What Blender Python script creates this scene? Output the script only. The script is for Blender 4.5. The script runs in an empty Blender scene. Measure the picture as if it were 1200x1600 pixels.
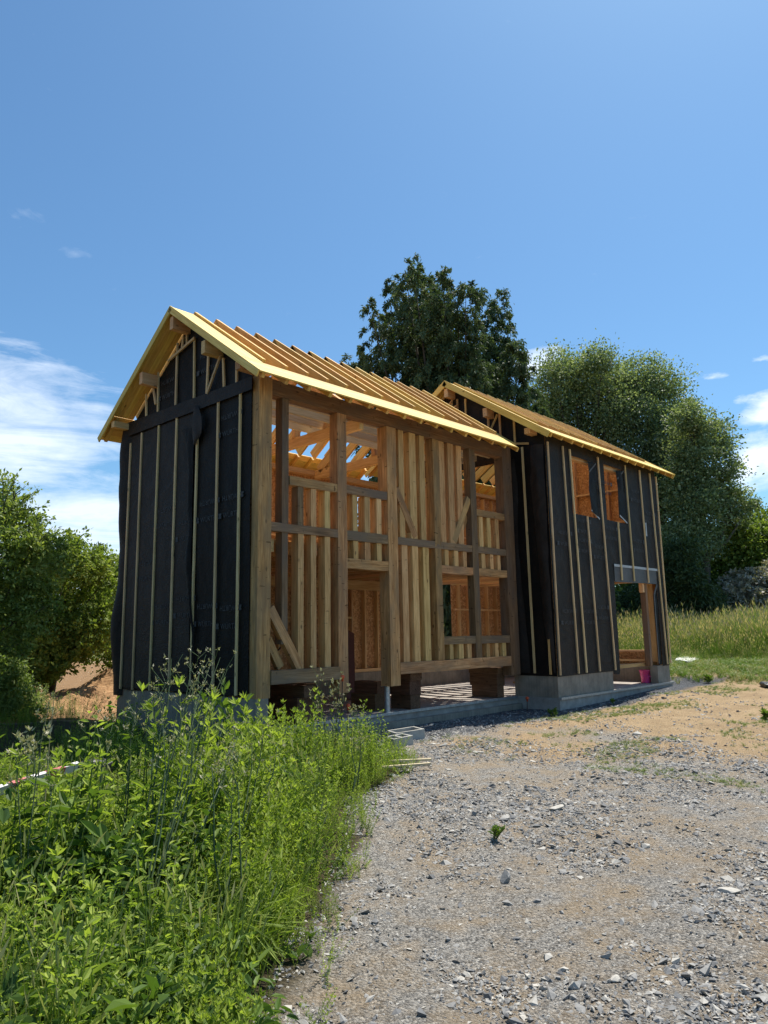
import bpy, bmesh, math, random
import numpy as np
from mathutils import Vector, Matrix, noise
R = math.radians
scene = bpy.context.scene
col = scene.collection

# ---------------------------------------------------------------- camera
cam_d = bpy.data.cameras.new('camera')
cam = bpy.data.objects.new('camera', cam_d); col.objects.link(cam)
yaw, pit, rol = 0.8083, 0.1633, -0.0179
Fv = Vector((math.sin(yaw)*math.cos(pit), math.cos(yaw)*math.cos(pit), math.sin(pit)))
Rv = Vector((math.cos(yaw), -math.sin(yaw), 0)); Uv = Rv.cross(Fv)
R2 = Rv*math.cos(rol)+Uv*math.sin(rol); U2 = -Rv*math.sin(rol)+Uv*math.cos(rol)
mw = Matrix((R2, U2, -Fv)).transposed().to_4x4(); mw.translation = Vector((-6.6166, -8.9677, 1.4))
cam.matrix_world = mw
cam_d.sensor_fit = 'VERTICAL'; cam_d.sensor_height = 24; cam_d.lens = 1143.56/1600*24
cam_d.clip_start = 0.05; cam_d.clip_end = 3000
scene.camera = cam
scene.render.resolution_x = 768; scene.render.resolution_y = 1024
scene.view_settings.view_transform = 'Standard'; scene.view_settings.look = 'None'
scene.view_settings.exposure = 0.5; scene.view_settings.gamma = 1

# ---------------------------------------------------------------- sun and sky
SUN = Vector((0.46, 0.035, 1)).normalized()
EL = math.asin(SUN.z)
sun_d = bpy.data.lights.new('sun', 'SUN'); sun_d.energy = 5.0; sun_d.angle = R(0.5); sun_d.color = (1, 0.95, 0.86)
sun = bpy.data.objects.new('sun', sun_d); col.objects.link(sun)
sun.rotation_euler = (-SUN).to_track_quat('-Z', 'Y').to_euler()
world = bpy.data.worlds.new('World'); scene.world = world; world.use_nodes = True
wt = world.node_tree; wt.nodes.clear()
def wn(t, **k):
    n = wt.nodes.new(t)
    for a, b in k.items(): setattr(n, a, b)
    return n
def wm(op, a, b=None, c=None, clamp=False):
    n = wn('ShaderNodeMath', operation=op); n.use_clamp = clamp
    for i, v in enumerate((a, b, c)):
        if v is None: continue
        if isinstance(v, (int, float)): n.inputs[i].default_value = v
        else: wt.links.new(v, n.inputs[i])
    return n.outputs[0]
sky = wn('ShaderNodeTexSky', sky_type='NISHITA'); sky.sun_disc = False
sky.sun_elevation = EL; sky.sun_rotation = math.atan2(SUN.x, SUN.y)
sky.air_density = 1.0; sky.dust_density = 0.85; sky.ozone_density = 1.5; sky.altitude = 100
tc = wn('ShaderNodeTexCoord'); sx = wn('ShaderNodeSeparateXYZ'); wt.links.new(tc.outputs['Generated'], sx.inputs[0])
az = wm('ARCTAN2', sx.outputs[0], sx.outputs[1]); el = wm('ARCSINE', sx.outputs[2])
cmb = wn('ShaderNodeCombineXYZ'); wt.links.new(az, cmb.inputs[0]); wt.links.new(el, cmb.inputs[1])
def skynoise(rot, sc, scale, detail, rough, dist):
    mp = wn('ShaderNodeMapping'); mp.inputs['Rotation'].default_value = (0, 0, R(rot)); mp.inputs['Scale'].default_value = sc
    wt.links.new(cmb.outputs[0], mp.inputs[0])
    n = wn('ShaderNodeTexNoise'); n.inputs['Scale'].default_value = scale; n.inputs['Detail'].default_value = detail
    n.inputs['Roughness'].default_value = rough; n.inputs['Distortion'].default_value = dist
    wt.links.new(mp.outputs[0], n.inputs['Vector']); return n.outputs['Fac']
def blob(a, e, wa, we, soft=1.0):
    da = wm('DIVIDE', wm('SUBTRACT', az, R(a)), R(wa)); de = wm('DIVIDE', wm('SUBTRACT', el, R(e)), R(we))
    d = wm('SQRT', wm('ADD', wm('MULTIPLY', da, da), wm('MULTIPLY', de, de)))
    return wm('MULTIPLY', wm('SUBTRACT', 1.0, d, clamp=True), soft, clamp=True)
cir = skynoise(24, (0.8, 4.2, 1), 6.0, 10, 0.66, 0.9)
fine = skynoise(10, (1.0, 2.0, 1), 20.0, 6, 0.6, 0.3)
cirb = wm('ADD', wm('MULTIPLY', cir, 0.75), wm('MULTIPLY', fine, 0.25))
mask = wm('MAXIMUM', wm('MAXIMUM', blob(17, 14.5, 15, 7.5, 1.3), blob(25, 6.5, 13, 7.5, 1.7)), blob(12, 18.5, 13, 4.5, 1.1))
cirrus = wm('MULTIPLY', wm('SUBTRACT', wm('ADD', cirb, wm('MULTIPLY', mask, 0.42)), 0.635), 2.9, clamp=True)
cirrus = wm('MULTIPLY', cirrus, wm('MULTIPLY', mask, 3.0, clamp=True))
faint = wm('MULTIPLY', wm('SUBTRACT', wm('ADD', fine, wm('MULTIPLY', wm('MAXIMUM', blob(22, 27, 3.4, .9), blob(18.5, 29, 2.0, .8)), 0.3)), 0.68), .6, clamp=True)
puffn = skynoise(-8, (1.0, 2.1, 1), 17.0, 8, 0.6, 0.2)
pm = wm('MAXIMUM', blob(75, 11.3, 6.5, 3.2, 1.3), wm('MAXIMUM', blob(75, 14.9, 3.4, 2.0, 1.2), blob(59, 20.3, 3.0, 1.8, 1.4)))
pm = wm('MAXIMUM', pm, wm('MAXIMUM', blob(71.5, 17.6, 3.4, .6, .62), wm('MAXIMUM', blob(75, 18.3, 2.2, .45, .6), blob(69.5, 13.3, 2.5, 1.5, .8))))
pm = wm('MAXIMUM', pm, blob(50, 8.5, 16, 6, 1.0))
puff = wm('MULTIPLY', wm('SUBTRACT', wm('ADD', puffn, wm('MULTIPLY', pm, 0.5)), 0.70), 3.2, clamp=True)
puff = wm('MULTIPLY', puff, wm('MULTIPLY', pm, 3.0, clamp=True))
cl = wm('MAXIMUM', wm('MULTIPLY', cirrus, 0.82), wm('MAXIMUM', faint, wm('MULTIPLY', puff, 0.95)))
mixc = wn('ShaderNodeMixRGB'); wt.links.new(cl, mixc.inputs[0]); mixc.inputs[2].default_value = (7.6, 8.3, 9.3, 1)
tint = wn('ShaderNodeMixRGB', blend_type='MULTIPLY'); tint.inputs[0].default_value = 1; tint.inputs[2].default_value = (0.63, 0.92, 1.06, 1)
wt.links.new(sky.outputs[0], tint.inputs[1]); wt.links.new(tint.outputs[0], mixc.inputs[1])
bg = wn('ShaderNodeBackground'); bg.inputs[1].default_value = 0.102; wt.links.new(mixc.outputs[0], bg.inputs[0])
wo = wn('ShaderNodeOutputWorld'); wt.links.new(bg.outputs[0], wo.inputs[0])

# ---------------------------------------------------------------- materials
def new_mat(name):
    m = bpy.data.materials.new(name); m.use_nodes = True; t = m.node_tree; t.nodes.clear()
    o = t.nodes.new('ShaderNodeOutputMaterial'); b = t.nodes.new('ShaderNodeBsdfPrincipled'); t.links.new(b.outputs[0], o.inputs[0])
    return m, t, b, o
def N(t, typ, **k):
    n = t.nodes.new(typ)
    for a, b in k.items():
        if a in n.inputs: n.inputs[a].default_value = b
        else: setattr(n, a, b)
    return n
def ramp(t, fac, stops, interp='LINEAR'):
    r = t.nodes.new('ShaderNodeValToRGB'); r.color_ramp.interpolation = interp
    while len(r.color_ramp.elements) < len(stops): r.color_ramp.elements.new(0.5)
    for e, (p, c) in zip(r.color_ramp.elements, stops): e.position = p; e.color = (*c, 1) if len(c) == 3 else c
    t.links.new(fac, r.inputs[0]); return r.outputs[0]
def coords(t, scale, rand=True, kind='Object'):
    tcn = t.nodes.new('ShaderNodeTexCoord'); mp = t.nodes.new('ShaderNodeMapping'); mp.inputs['Scale'].default_value = scale
    if rand:
        oi = t.nodes.new('ShaderNodeObjectInfo'); mu = N(t, 'ShaderNodeVectorMath', operation='SCALE')
        mu.inputs[0].default_value = (37, 53, 71); t.links.new(oi.outputs['Random'], mu.inputs['Scale'])
        ad = N(t, 'ShaderNodeVectorMath', operation='ADD'); t.links.new(tcn.outputs[kind], ad.inputs[0]); t.links.new(mu.outputs[0], ad.inputs[1])
        t.links.new(ad.outputs[0], mp.inputs[0])
    else: t.links.new(tcn.outputs[kind], mp.inputs[0])
    return mp.outputs[0]
def nz(t, vec, scale, detail=4, rough=0.55, dist=0.0):
    n = N(t, 'ShaderNodeTexNoise', Scale=scale, Detail=detail, Roughness=rough, Distortion=dist); t.links.new(vec, n.inputs['Vector']); return n.outputs['Fac']
def mth(t, op, a, b=None, clamp=False):
    n = t.nodes.new('ShaderNodeMath'); n.operation = op; n.use_clamp = clamp
    for i, v in enumerate((a, b)):
        if v is None: continue
        if isinstance(v, (int, float)): n.inputs[i].default_value = v
        else: t.links.new(v, n.inputs[i])
    return n.outputs[0]
def mixc_(t, fac, a, b, blend='MIX'):
    n = t.nodes.new('ShaderNodeMixRGB'); n.blend_type = blend
    for i, v in enumerate((fac, a, b)):
        if isinstance(v, (int, float)): n.inputs[i].default_value = v
        elif isinstance(v, tuple): n.inputs[i].default_value = (*v, 1)
        else: t.links.new(v, n.inputs[i])
    return n.outputs[0]
def bump(t, b, h, strength=0.3, dist=0.01):
    n = N(t, 'ShaderNodeBump', Strength=strength, Distance=dist); t.links.new(h, n.inputs['Height']); t.links.new(n.outputs[0], b.inputs['Normal'])

def wood(name, dark, mid, light, rough=0.75, grey=None, bands=0.0, knots=True, sat=1.0):
    m, t, b, o = new_mat(name)
    v = coords(t, (1, 1, 0.055))
    g = nz(t, v, 42, 6, 0.6, 0.6)
    g2 = nz(t, coords(t, (1, 1, .25)), 5, 3, 0.6)
    f = mth(t, 'ADD', mth(t, 'MULTIPLY', g, 0.7), mth(t, 'MULTIPLY', g2, 0.3))
    c = ramp(t, f, [(0.3, dark), (0.5, mid), (0.68, light)])
    if knots:
        vo = N(t, 'ShaderNodeTexVoronoi', Scale=3.0, Randomness=1.0); t.links.new(coords(t, (1.6, 1.6, 0.8)), vo.inputs['Vector'])
        k = ramp(t, vo.outputs['Distance'], [(0.05, (1, 1, 1)), (0.11, (0, 0, 0))])
        c = mixc_(t, mth(t, 'MULTIPLY', k, 0.75), c, tuple(x*0.35 for x in dark))
    if grey:
        gm = ramp(t, nz(t, coords(t, (1, 1, .35)), 3.2, 5, 0.6), [(0.42, (0, 0, 0)), (0.62, (1, 1, 1))])
        c = mixc_(t, mth(t, 'MULTIPLY', gm, 0.8), c, grey)
    if bands:   # narrow saw marks and pencil lines across the timber
        v2 = coords(t, (0.3, 0.3, 1)); s = ramp(t, nz(t, v2, 22, 2, 0.4), [(0.70, (0, 0, 0)), (0.73, (1, 1, 1))])
        c = mixc_(t, mth(t, 'MULTIPLY', s, bands), c, tuple(x*0.4 for x in dark))
    oi = t.nodes.new('ShaderNodeObjectInfo')
    hs = N(t, 'ShaderNodeHueSaturation'); hs.inputs['Saturation'].default_value = sat; t.links.new(c, hs.inputs['Color'])
    t.links.new(mth(t, 'ADD', mth(t, 'MULTIPLY', oi.outputs['Random'], 0.42), 0.79), hs.inputs['Value'])
    t.links.new(mth(t, 'ADD', mth(t, 'MULTIPLY', mth(t, 'FRACT', mth(t, 'MULTIPLY', oi.outputs['Random'], 17.3)), 0.022), 0.489), hs.inputs['Hue'])
    t.links.new(hs.outputs[0], b.inputs['Base Color']); b.inputs['Roughness'].default_value = rough; b.inputs['Specular IOR Level'].default_value = 0.25
    bump(t, b, f, 0.5, 0.004); return m
OAK = wood('weathered_oak', (0.17, 0.082, 0.033), (0.48, 0.285, 0.14), (0.68, 0.45, 0.24), grey=(0.25, 0.17, 0.10), bands=0.7, sat=1.12)
OAKG = wood('grey_oak', (0.09, 0.054, 0.03), (0.22, 0.14, 0.08), (0.36, 0.25, 0.155), grey=(0.155, 0.118, 0.088), bands=0.6, sat=1.12)
STUD = wood('fresh_softwood', (0.28, 0.14, 0.05), (0.57, 0.345, 0.145), (0.73, 0.495, 0.24), bands=0.4, sat=1.03)
PINE = wood('orange_pine', (0.44, 0.24, 0.10), (0.64, 0.40, 0.19), (0.76, 0.53, 0.29), bands=0.0)
DECK = wood('yellow_treated_board', (0.50, 0.32, 0.07), (0.70, 0.48, 0.125), (0.82, 0.62, 0.21), rough=0.6)
RAFT = wood('yellow_treated_rafter', (0.46, 0.25, 0.06), (0.68, 0.41, 0.11), (0.80, 0.54, 0.18), rough=0.65)
BATT = wood('batten_softwood', (0.42, 0.28, 0.13), (0.62, 0.44, 0.22), (0.76, 0.58, 0.33), rough=0.7)
DARKW = wood('dark_sleeper', (0.065, 0.034, 0.018), (0.13, 0.07, 0.038), (0.22, 0.13, 0.075), bands=0.3)
LATH = wood('pale_lath', (0.42, 0.33, 0.2), (0.58, 0.48, 0.31), (0.7, 0.6, 0.42))

def osb():
    m, t, b, o = new_mat('osb_panel')
    v = coords(t, (1, 1, 1), kind='Object')
    w = N(t, 'ShaderNodeTexNoise', Scale=9.0, Detail=2.0); t.links.new(v, w.inputs['Vector'])
    ad = mixc_(t, 0.12, v, w.outputs['Color'], 'ADD')
    vo = N(t, 'ShaderNodeTexVoronoi', Scale=26.0, Randomness=1.0); t.links.new(ad, vo.inputs['Vector'])
    sp = t.nodes.new('ShaderNodeSeparateColor'); t.links.new(vo.outputs['Color'], sp.inputs[0])
    c = ramp(t, sp.outputs[0], [(0.0, (0.34, 0.16, 0.06)), (0.45, (0.52, 0.27, 0.105)), (0.8, (0.62, 0.35, 0.15)), (1.0, (0.72, 0.46, 0.23))])
    t.links.new(c, b.inputs['Base Color']); b.inputs['Roughness'].default_value = 0.7
    bump(t, b, sp.outputs[0], 0.4, 0.003); return m
OSB = osb()
def membrane(name, base, spec=0.5):
    m, t, b, o = new_mat(name)
    v = coords(t, (1, 1, 1), False)
    n1 = nz(t, v, 2.2, 6, 0.6, 1.2); n2 = nz(t, coords(t, (1, 1, 6), False), 7, 4, 0.55, 0.8)
    c = ramp(t, n1, [(0.35, tuple(x*0.75 for x in base)), (0.7, tuple(x*1.45 for x in base))])
    dust = ramp(t, nz(t, v, 1.1, 5, 0.65), [(0.5, (0, 0, 0)), (0.75, (1, 1, 1))])
    c = mixc_(t, mth(t, 'MULTIPLY', dust, 0.08), c, (0.07, 0.06, 0.05))
    t.links.new(c, b.inputs['Base Color']); b.inputs['Roughness'].default_value = 0.62; b.inputs['Specular IOR Level'].default_value = spec
    bump(t, b, mth(t, 'ADD', n1, mth(t, 'MULTIPLY', n2, 0.35)), 0.6, 0.05); return m
MEMB = membrane('black_membrane', (0.0078, 0.0058, 0.0047), 0.2)
MEMB2 = membrane('lap_and_grazing_lit_membrane', (0.022, 0.0165, 0.0135), 0.22)  # paler laps; on the far facade grazing light is put into the colour
def simple(name, c, rough=0.6, spec=0.4, metal=0.0, var=0.0, vs=8, bs=0.0):
    m, t, b, o = new_mat(name); b.inputs['Roughness'].default_value = rough; b.inputs['Specular IOR Level'].default_value = spec; b.inputs['Metallic'].default_value = metal
    if var:
        n = nz(t, coords(t, (1, 1, 1)), vs, 6, 0.62); t.links.new(ramp(t, n, [(0.3, tuple(x*(1-var) for x in c)), (0.7, tuple(min(1, x*(1+var)) for x in c))]), b.inputs['Base Color'])
        if bs: bump(t, b, n, bs, 0.01)
    else: b.inputs['Base Color'].default_value = (*c, 1)
    return m
PRINT = simple('grey_print', (0.07, 0.07, 0.073), 0.7, 0.2, var=0.45, vs=30)
TAPE = simple('grey_tape', (0.42, 0.44, 0.46), 0.5, var=0.2)
FLAPG = simple('grey_flap', (0.09, 0.088, 0.09), 0.6, var=0.3, vs=3)
STEEL = simple('galvanised_steel', (0.42, 0.44, 0.46), 0.42, 0.5, 0.7, var=0.25, vs=20)
PINK = simple('pink_plastic', (0.83, 0.09, 0.30), 0.35, 0.5, var=0.06, vs=4)
REDC = simple('orange_red_plastic', (0.70, 0.10, 0.03), 0.5, 0.4, var=0.2, vs=20)
RUST = simple('rusty_iron', (0.09, 0.045, 0.03), 0.8, var=0.4, vs=60)
WHITE = simple('white_sheet', (0.78, 0.78, 0.76), 0.6, var=0.08, vs=6, bs=.3)
BLACKP = simple('black_plastic', (0.02, 0.02, 0.022), 0.5, var=0.4, vs=6)
def concrete(name, c, board=True):
    m, t, b, o = new_mat(name)
    v = coords(t, (1, 1, 1), False)
    n = nz(t, v, 3.5, 8, 0.65); n2 = nz(t, v, 45, 4, 0.6)
    cc = ramp(t, n, [(0.3, tuple(x*0.62 for x in c)), (0.55, c), (0.75, tuple(x*1.3 for x in c))])
    if board:
        s = nz(t, coords(t, (0.12, 0.12, 9), False), 2.2, 3, 0.5)
        cc = mixc_(t, mth(t, 'MULTIPLY', ramp(t, s, [(0.45, (0, 0, 0)), (0.6, (1, 1, 1))]), 0.35), cc, tuple(x*0.5 for x in c))
    t.links.new(cc, b.inputs['Base Color']); b.inputs['Roughness'].default_value = 0.85
    bump(t, b, mth(t, 'ADD', n, mth(t, 'MULTIPLY', n2, 0.4)), 0.35, 0.01); return m
CONC = concrete('cast_concrete', (0.29, 0.245, 0.19))
SLABM = concrete('slab_concrete', (0.36, 0.32, 0.28), False)
BLOCKM = concrete('block_concrete', (0.38, 0.37, 0.33), False)

def leafmat(name, c1, c2, c3, trans=0.35, rough=0.5, spec=0.35):
    m = bpy.data.materials.new(name); m.use_nodes = True; t = m.node_tree; t.nodes.clear()
    o = t.nodes.new('ShaderNodeOutputMaterial'); at = t.nodes.new('ShaderNodeAttribute'); at.attribute_name = 'hue'
    c = ramp(t, at.outputs['Fac'], [(0.0, c1), (0.5, c2), (1.0, c3)])
    b = t.nodes.new('ShaderNodeBsdfPrincipled'); b.inputs['Roughness'].default_value = rough; b.inputs['Specular IOR Level'].default_value = spec
    t.links.new(c, b.inputs['Base Color'])
    tr = t.nodes.new('ShaderNodeBsdfTranslucent'); t.links.new(mixc_(t, 1.0, c, (1.15, 1.25, 0.55), 'MULTIPLY'), tr.inputs[0])
    mx = t.nodes.new('ShaderNodeMixShader'); mx.inputs[0].default_value = trans
    t.links.new(b.outputs[0], mx.inputs[1]); t.links.new(tr.outputs[0], mx.inputs[2]); t.links.new(mx.outputs[0], o.inputs[0])
    return m
L_WEED = leafmat('weed_leaf', (0.075, 0.12, 0.018), (0.17, 0.24, 0.03), (0.37, 0.44, 0.08), 0.45, .6, .22)
L_MID = leafmat('mid_green_leaf', (0.07, 0.125, 0.022), (0.185, 0.265, 0.04), (0.40, 0.47, 0.095), 0.48, .55, .28)
L_BROAD = leafmat('broad_leaf', (0.045, 0.09, 0.02), (0.095, 0.16, 0.028), (0.20, 0.28, 0.05), 0.38, 0.55, 0.28)
L_CON = leafmat('conifer_leaf', (0.05, 0.08, 0.038), (0.10, 0.14, 0.062), (0.19, 0.23, 0.11), 0.25, .6, .2)
L_CONL = leafmat('light_conifer_leaf', (0.04, 0.07, 0.03), (0.08, 0.12, 0.045), (0.14, 0.18, 0.06), 0.2)
L_POP = leafmat('poplar_leaf', (0.09, 0.13, 0.06), (0.22, 0.27, 0.13), (0.46, 0.50, 0.30), 0.34, 0.55, 0.3)
L_OAK = leafmat('green_leaf', (0.075, 0.115, 0.025), (0.175, 0.24, 0.045), (0.36, 0.42, 0.10), 0.38, .55, .25)
L_LEFT = leafmat('hazel_leaf', (0.095, 0.14, 0.03), (0.20, 0.26, 0.055), (0.40, 0.45, 0.15), 0.42, 0.5, 0.35)
L_PALE = leafmat('pale_leaf', (0.12, 0.17, 0.04), (0.20, 0.27, 0.07), (0.32, 0.38, 0.13), 0.35)
L_FLOW = leafmat('elder_flower', (0.12, 0.13, 0.07), (0.36, 0.33, 0.26), (0.58, 0.52, 0.46), 0.2)
L_FIELD = leafmat('field_grass', (0.11, 0.20, 0.035), (0.19, 0.27, 0.065), (0.52, 0.40, 0.27), 0.33)
L_STRAW = leafmat('seed_head', (0.20, 0.21, 0.09), (0.36, 0.33, 0.19), (0.62, 0.56, 0.42), 0.25)
L_DRYG = leafmat('short_grass', (0.09, 0.15, 0.03), (0.19, 0.25, 0.06), (0.36, 0.34, 0.15), 0.3)
BARK = simple('bark', (0.10, 0.085, 0.065), 0.9, var=0.4, vs=12, bs=.5)
STEM = simple('green_stem', (0.055, 0.09, 0.03), 0.6, var=0.4, vs=25)
STEMD = simple('dry_stem', (0.20, 0.19, 0.10), 0.7, var=0.4, vs=25)

# ---------------------------------------------------------------- object helpers
def link(name, me, mat=None, parent=None, loc=None):
    o = bpy.data.objects.new(name, me); col.objects.link(o)
    if mat is not None and me is not None:
        for mm in (mat if isinstance(mat, (list, tuple)) else [mat]): me.materials.append(mm)
    if loc is not None: o.location = loc
    if parent is not None:
        o.parent = parent; o.matrix_parent_inverse = Matrix.Translation(-Vector(parent.location)) if loc is not None or True else Matrix()
    return o
def thing(name, label, cat, loc=(0, 0, 0), group=None):
    o = bpy.data.objects.new(name, None); o.empty_display_size = 0.2; col.objects.link(o); o.location = loc
    o['label'] = label; o['category'] = cat
    if group: o['group'] = group
    return o
def tag(o, label, cat, group=None):
    o['label'] = label; o['category'] = cat
    if group: o['group'] = group
    return o
rng = random.Random(11)
def boxmesh(w, h, L, bev=0.0, warp=0.0, seg=1):
    bm = bmesh.new()
    nv = []
    for i in range(seg+1):
        z = -L/2+L*i/seg
        dx, dy = (rng.uniform(-warp, warp), rng.uniform(-warp, warp)) if 0 < i < seg else (0, 0)
        nv.append([bm.verts.new((sx_*w/2+dx+rng.uniform(-warp, warp)*.4, sy_*h/2+dy+rng.uniform(-warp, warp)*.4, z)) for sx_, sy_ in ((-1, -1), (1, -1), (1, 1), (-1, 1))])
    for i in range(seg):
        for k in range(4): bm.faces.new((nv[i][k], nv[i][(k+1) % 4], nv[i+1][(k+1) % 4], nv[i+1][k]))
    bm.faces.new(nv[0][::-1]); bm.faces.new(nv[-1])
    if bev > 0:
        es = [e for e in bm.edges if abs(e.calc_face_angle(0)) > 1.0]
        bmesh.ops.bevel(bm, geom=es, offset=bev, segments=1, affect='EDGES')
    me = bpy.data.meshes.new('m'); bm.to_mesh(me); bm.free(); return me
def beam(name, p0, p1, w, h, mat, parent, up=(0, 0, 1), bev=0.004, warp=0.0, seg=1):
    """timber from p0 to p1; local z runs along it, h is measured towards up, w across"""
    p0 = Vector(p0); p1 = Vector(p1); zl = (p1-p0).normalized(); upv = Vector(up)
    if abs(zl.dot(upv.normalized())) > 0.99: upv = Vector((0, 1, 0))
    xl = upv.cross(zl).normalized(); yl = zl.cross(xl)
    me = boxmesh(w, h, (p1-p0).length, bev, warp, seg); me.name = name
    o = bpy.data.objects.new(name, me); col.objects.link(o); me.materials.append(mat)
    M = Matrix((xl, yl, zl)).transposed().to_4x4(); M.translation = (p0+p1)/2
    if parent is not None: o.parent = parent; o.matrix_parent_inverse = Matrix.Translation(-Vector(parent.location))
    o.matrix_basis = M
    return o
def bb(name, x0, x1, y0, y1, z0, z1, mat, parent, **k):
    """axis-aligned timber; its grain runs along its longest side"""
    d = (x1-x0, y1-y0, z1-z0); c = ((x0+x1)/2, (y0+y1)/2, (z0+z1)/2); a = d.index(max(d))
    if a == 0: return beam(name, (x0, c[1], c[2]), (x1, c[1], c[2]), d[1], d[2], mat, parent, (0, 0, 1), **k)
    if a == 1: return beam(name, (c[0], y0, c[2]), (c[0], y1, c[2]), d[0], d[2], mat, parent, (0, 0, 1), **k)
    return beam(name, (c[0], c[1], z0), (c[0], c[1], z1), d[0], d[1], mat, parent, (0, 1, 0), **k)
def copy_thing(root, loc, rz=None):
    r = root.copy(); col.objects.link(r); r.location = loc
    if rz is not None: r.rotation_euler = (0, 0, rz)
    for ch in list(root.children):
        c = ch.copy(); col.objects.link(c); c.parent = r
    return r
def mesh_from(name, verts, faces, smooth=False):
    me = bpy.data.meshes.new(name); me.from_pydata([tuple(v) for v in verts], [], faces); me.update()
    if smooth: me.polygons.foreach_set('use_smooth', [True]*len(me.polygons))
    return me
def np_mesh(name, V, Q, hue=None, smooth=False):
    """V (n,3) vertices, Q (m,k) faces of k corners, hue (m,) one value per face"""
    me = bpy.data.meshes.new(name); V = np.asarray(V, np.float32); Q = np.asarray(Q, np.int32); m, k = Q.shape
    me.vertices.add(len(V)); me.vertices.foreach_set('co', V.ravel())
    me.loops.add(m*k); me.loops.foreach_set('vertex_index', Q.ravel())
    me.polygons.add(m); me.polygons.foreach_set('loop_start', np.arange(0, m*k, k, dtype=np.int32))
    me.polygons.foreach_set('loop_total', np.full(m, k, np.int32))
    me.polygons.foreach_set('use_smooth', np.full(m, bool(smooth)))
    if hue is not None:
        a = me.attributes.new('hue', 'FLOAT', 'FACE'); a.data.foreach_set('value', np.asarray(hue, np.float32))
    me.update(calc_edges=True); me.validate(); return me
def tube(pts, rad, sides=6):
    V = []; Fc = []
    pts = [Vector(p) for p in pts]
    for i, p in enumerate(pts):
        d = (pts[min(i+1, len(pts)-1)]-pts[max(i-1, 0)]).normalized()
        a = d.cross(Vector((0.3, 0.9, 0.31))).normalized(); b = d.cross(a); r = rad[i] if hasattr(rad, '__len__') else rad
        for s in range(sides):
            t_ = 2*math.pi*s/sides; V.append(p+a*r*math.cos(t_)+b*r*math.sin(t_))
    for i in range(len(pts)-1):
        for s in range(sides): Fc.append((i*sides+s, i*sides+(s+1) % sides, (i+1)*sides+(s+1) % sides, (i+1)*sides+s))
    return V, Fc
def merge(parts):
    V = []; Fc = []
    for v, f in parts:
        o = len(V); V += list(v); Fc += [tuple(i+o for i in q) for q in f]
    return V, Fc
def smooth_step(a, b, x):
    t_ = np.clip((x-a)/(b-a), 0, 1); return t_*t_*(3-2*t_)
def G(x, y):
    """height of the ground"""
    x = np.asarray(x, float); y = np.asarray(y, float)
    z = -0.25+0.15*smooth_step(7, 13, x)+0.068*np.clip(x-14, 0, 40)
    z = z+0.09*np.clip(y-1.0, 0, 6)*smooth_step(1.0, -1.5, x)*1.0+0.03*np.clip(y-6, 0, 60)*smooth_step(8, -2, x)
    und = 0.035*np.sin(x*0.9+1.3*np.sin(y*0.7))*np.cos(y*1.1+0.5)+0.02*np.sin(x*2.3+y*1.7)+0.012*np.sin(x*5.1-y*4.3)
    fx = smooth_step(-0.6, -0.1, x)*smooth_step(13.4, 12.9, x); fy = smooth_step(-1.5, -1.0, y)*smooth_step(5, 4.5, y)
    z = z+und*(1-fx*fy)
    und2 = 0.10*np.exp(-((x-4.5)**2/9+(y+2.4)**2/0.9))+0.06*np.exp(-((x-9)**2/9+(y+2.8)**2/1.2))
    return z+und2
def gz(x, y): return float(G(x, y))
# ---------------------------------------------------------------- world positions of crowns, stalks and stones (metres)
LEADERS = [(14.71,10.03,16.85),(14.55,9.37,16.28),(15.97,9.91,16.75),(15.78,8.48,16.2),(15.97,7.75,15.71),(17.57,8.4,16.24),(19.96,9.53,16.94),(19.91,8.79,16.64),(20.23,8.39,15.83),(13.85,11.29,14.94),(14.78,12.8,14.18),(13.8,12.24,12.84),(18.11,6.88,13.21),(18.07,6.57,12.66),(18.78,6.71,12.28),(16.75,12.89,17.23),(16.48,12.38,17.49),(18.04,10.68,17.07),(17.63,11.1,16.93),(16.25,8.4,15.63),(14.49,11.37,14.49),(16.38,11.16,16.82),(19.51,8.95,15.57),(17.41,11.42,18.22),(18.05,10.95,18.16),(15.37,8.46,15.93),(16.83,10.5,16.98),(21.0,7.74,12.29),(20.52,7.35,10.91)]
POPLAR_A = [(28.53,11.12,15.33,1.51),(29.91,10.76,16.27,1.32),(30.01,9.06,15.83,1.35),(31.79,11.04,15.33,1.7),(30.81,12.04,14.17,1.88),(29.25,12.42,13.54,1.47),(31.09,9.39,13.62,1.63),(31.77,11.66,12.33,2.08),(29.8,12.47,11.37,1.85),(32.74,10.81,11.17,1.89),(31.8,12.09,9.31,2.07),(32.46,10.04,8.72,1.84)]
POPLAR_B = [(33.63,8.08,16.19,1.27),(34.8,7.9,15.25,1.59),(33.15,8.92,15.12,1.42),(32.97,8.41,13.04,1.84),(34.66,7.26,13.12,1.34),(36.6,7.19,14.29,1.08),(33.84,7.45,11.12,1.82),(32.66,8.85,10.43,1.82),(35.29,9.02,8.92,2.09),(35.28,7.47,9.08,1.48),(34.74,9.73,6.65,1.88),(32.72,9.49,15.35,1.28),(32.49,9.64,13.4,1.49)]
POPLAR_C = [(32.96,6.3,10.94,1.41),(31.19,5.05,12.13,0.87),(31.91,5.85,8.76,1.36),(31.59,4.73,11.79,1.0),(33.31,4.59,11.21,1.17),(31.84,5.15,10.02,1.41),(33.14,4.19,9.54,1.01),(33.75,5.16,8.55,1.45),(33.7,3.88,7.84,0.88),(34.84,3.55,7.76,0.55),(35.01,4.71,7.22,0.98),(31.59,5.45,7.3,1.5),(31.21,6.1,5.66,1.49),(32.5,5.25,6.02,1.01),(32.91,7.32,3.47,1.39)]
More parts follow.
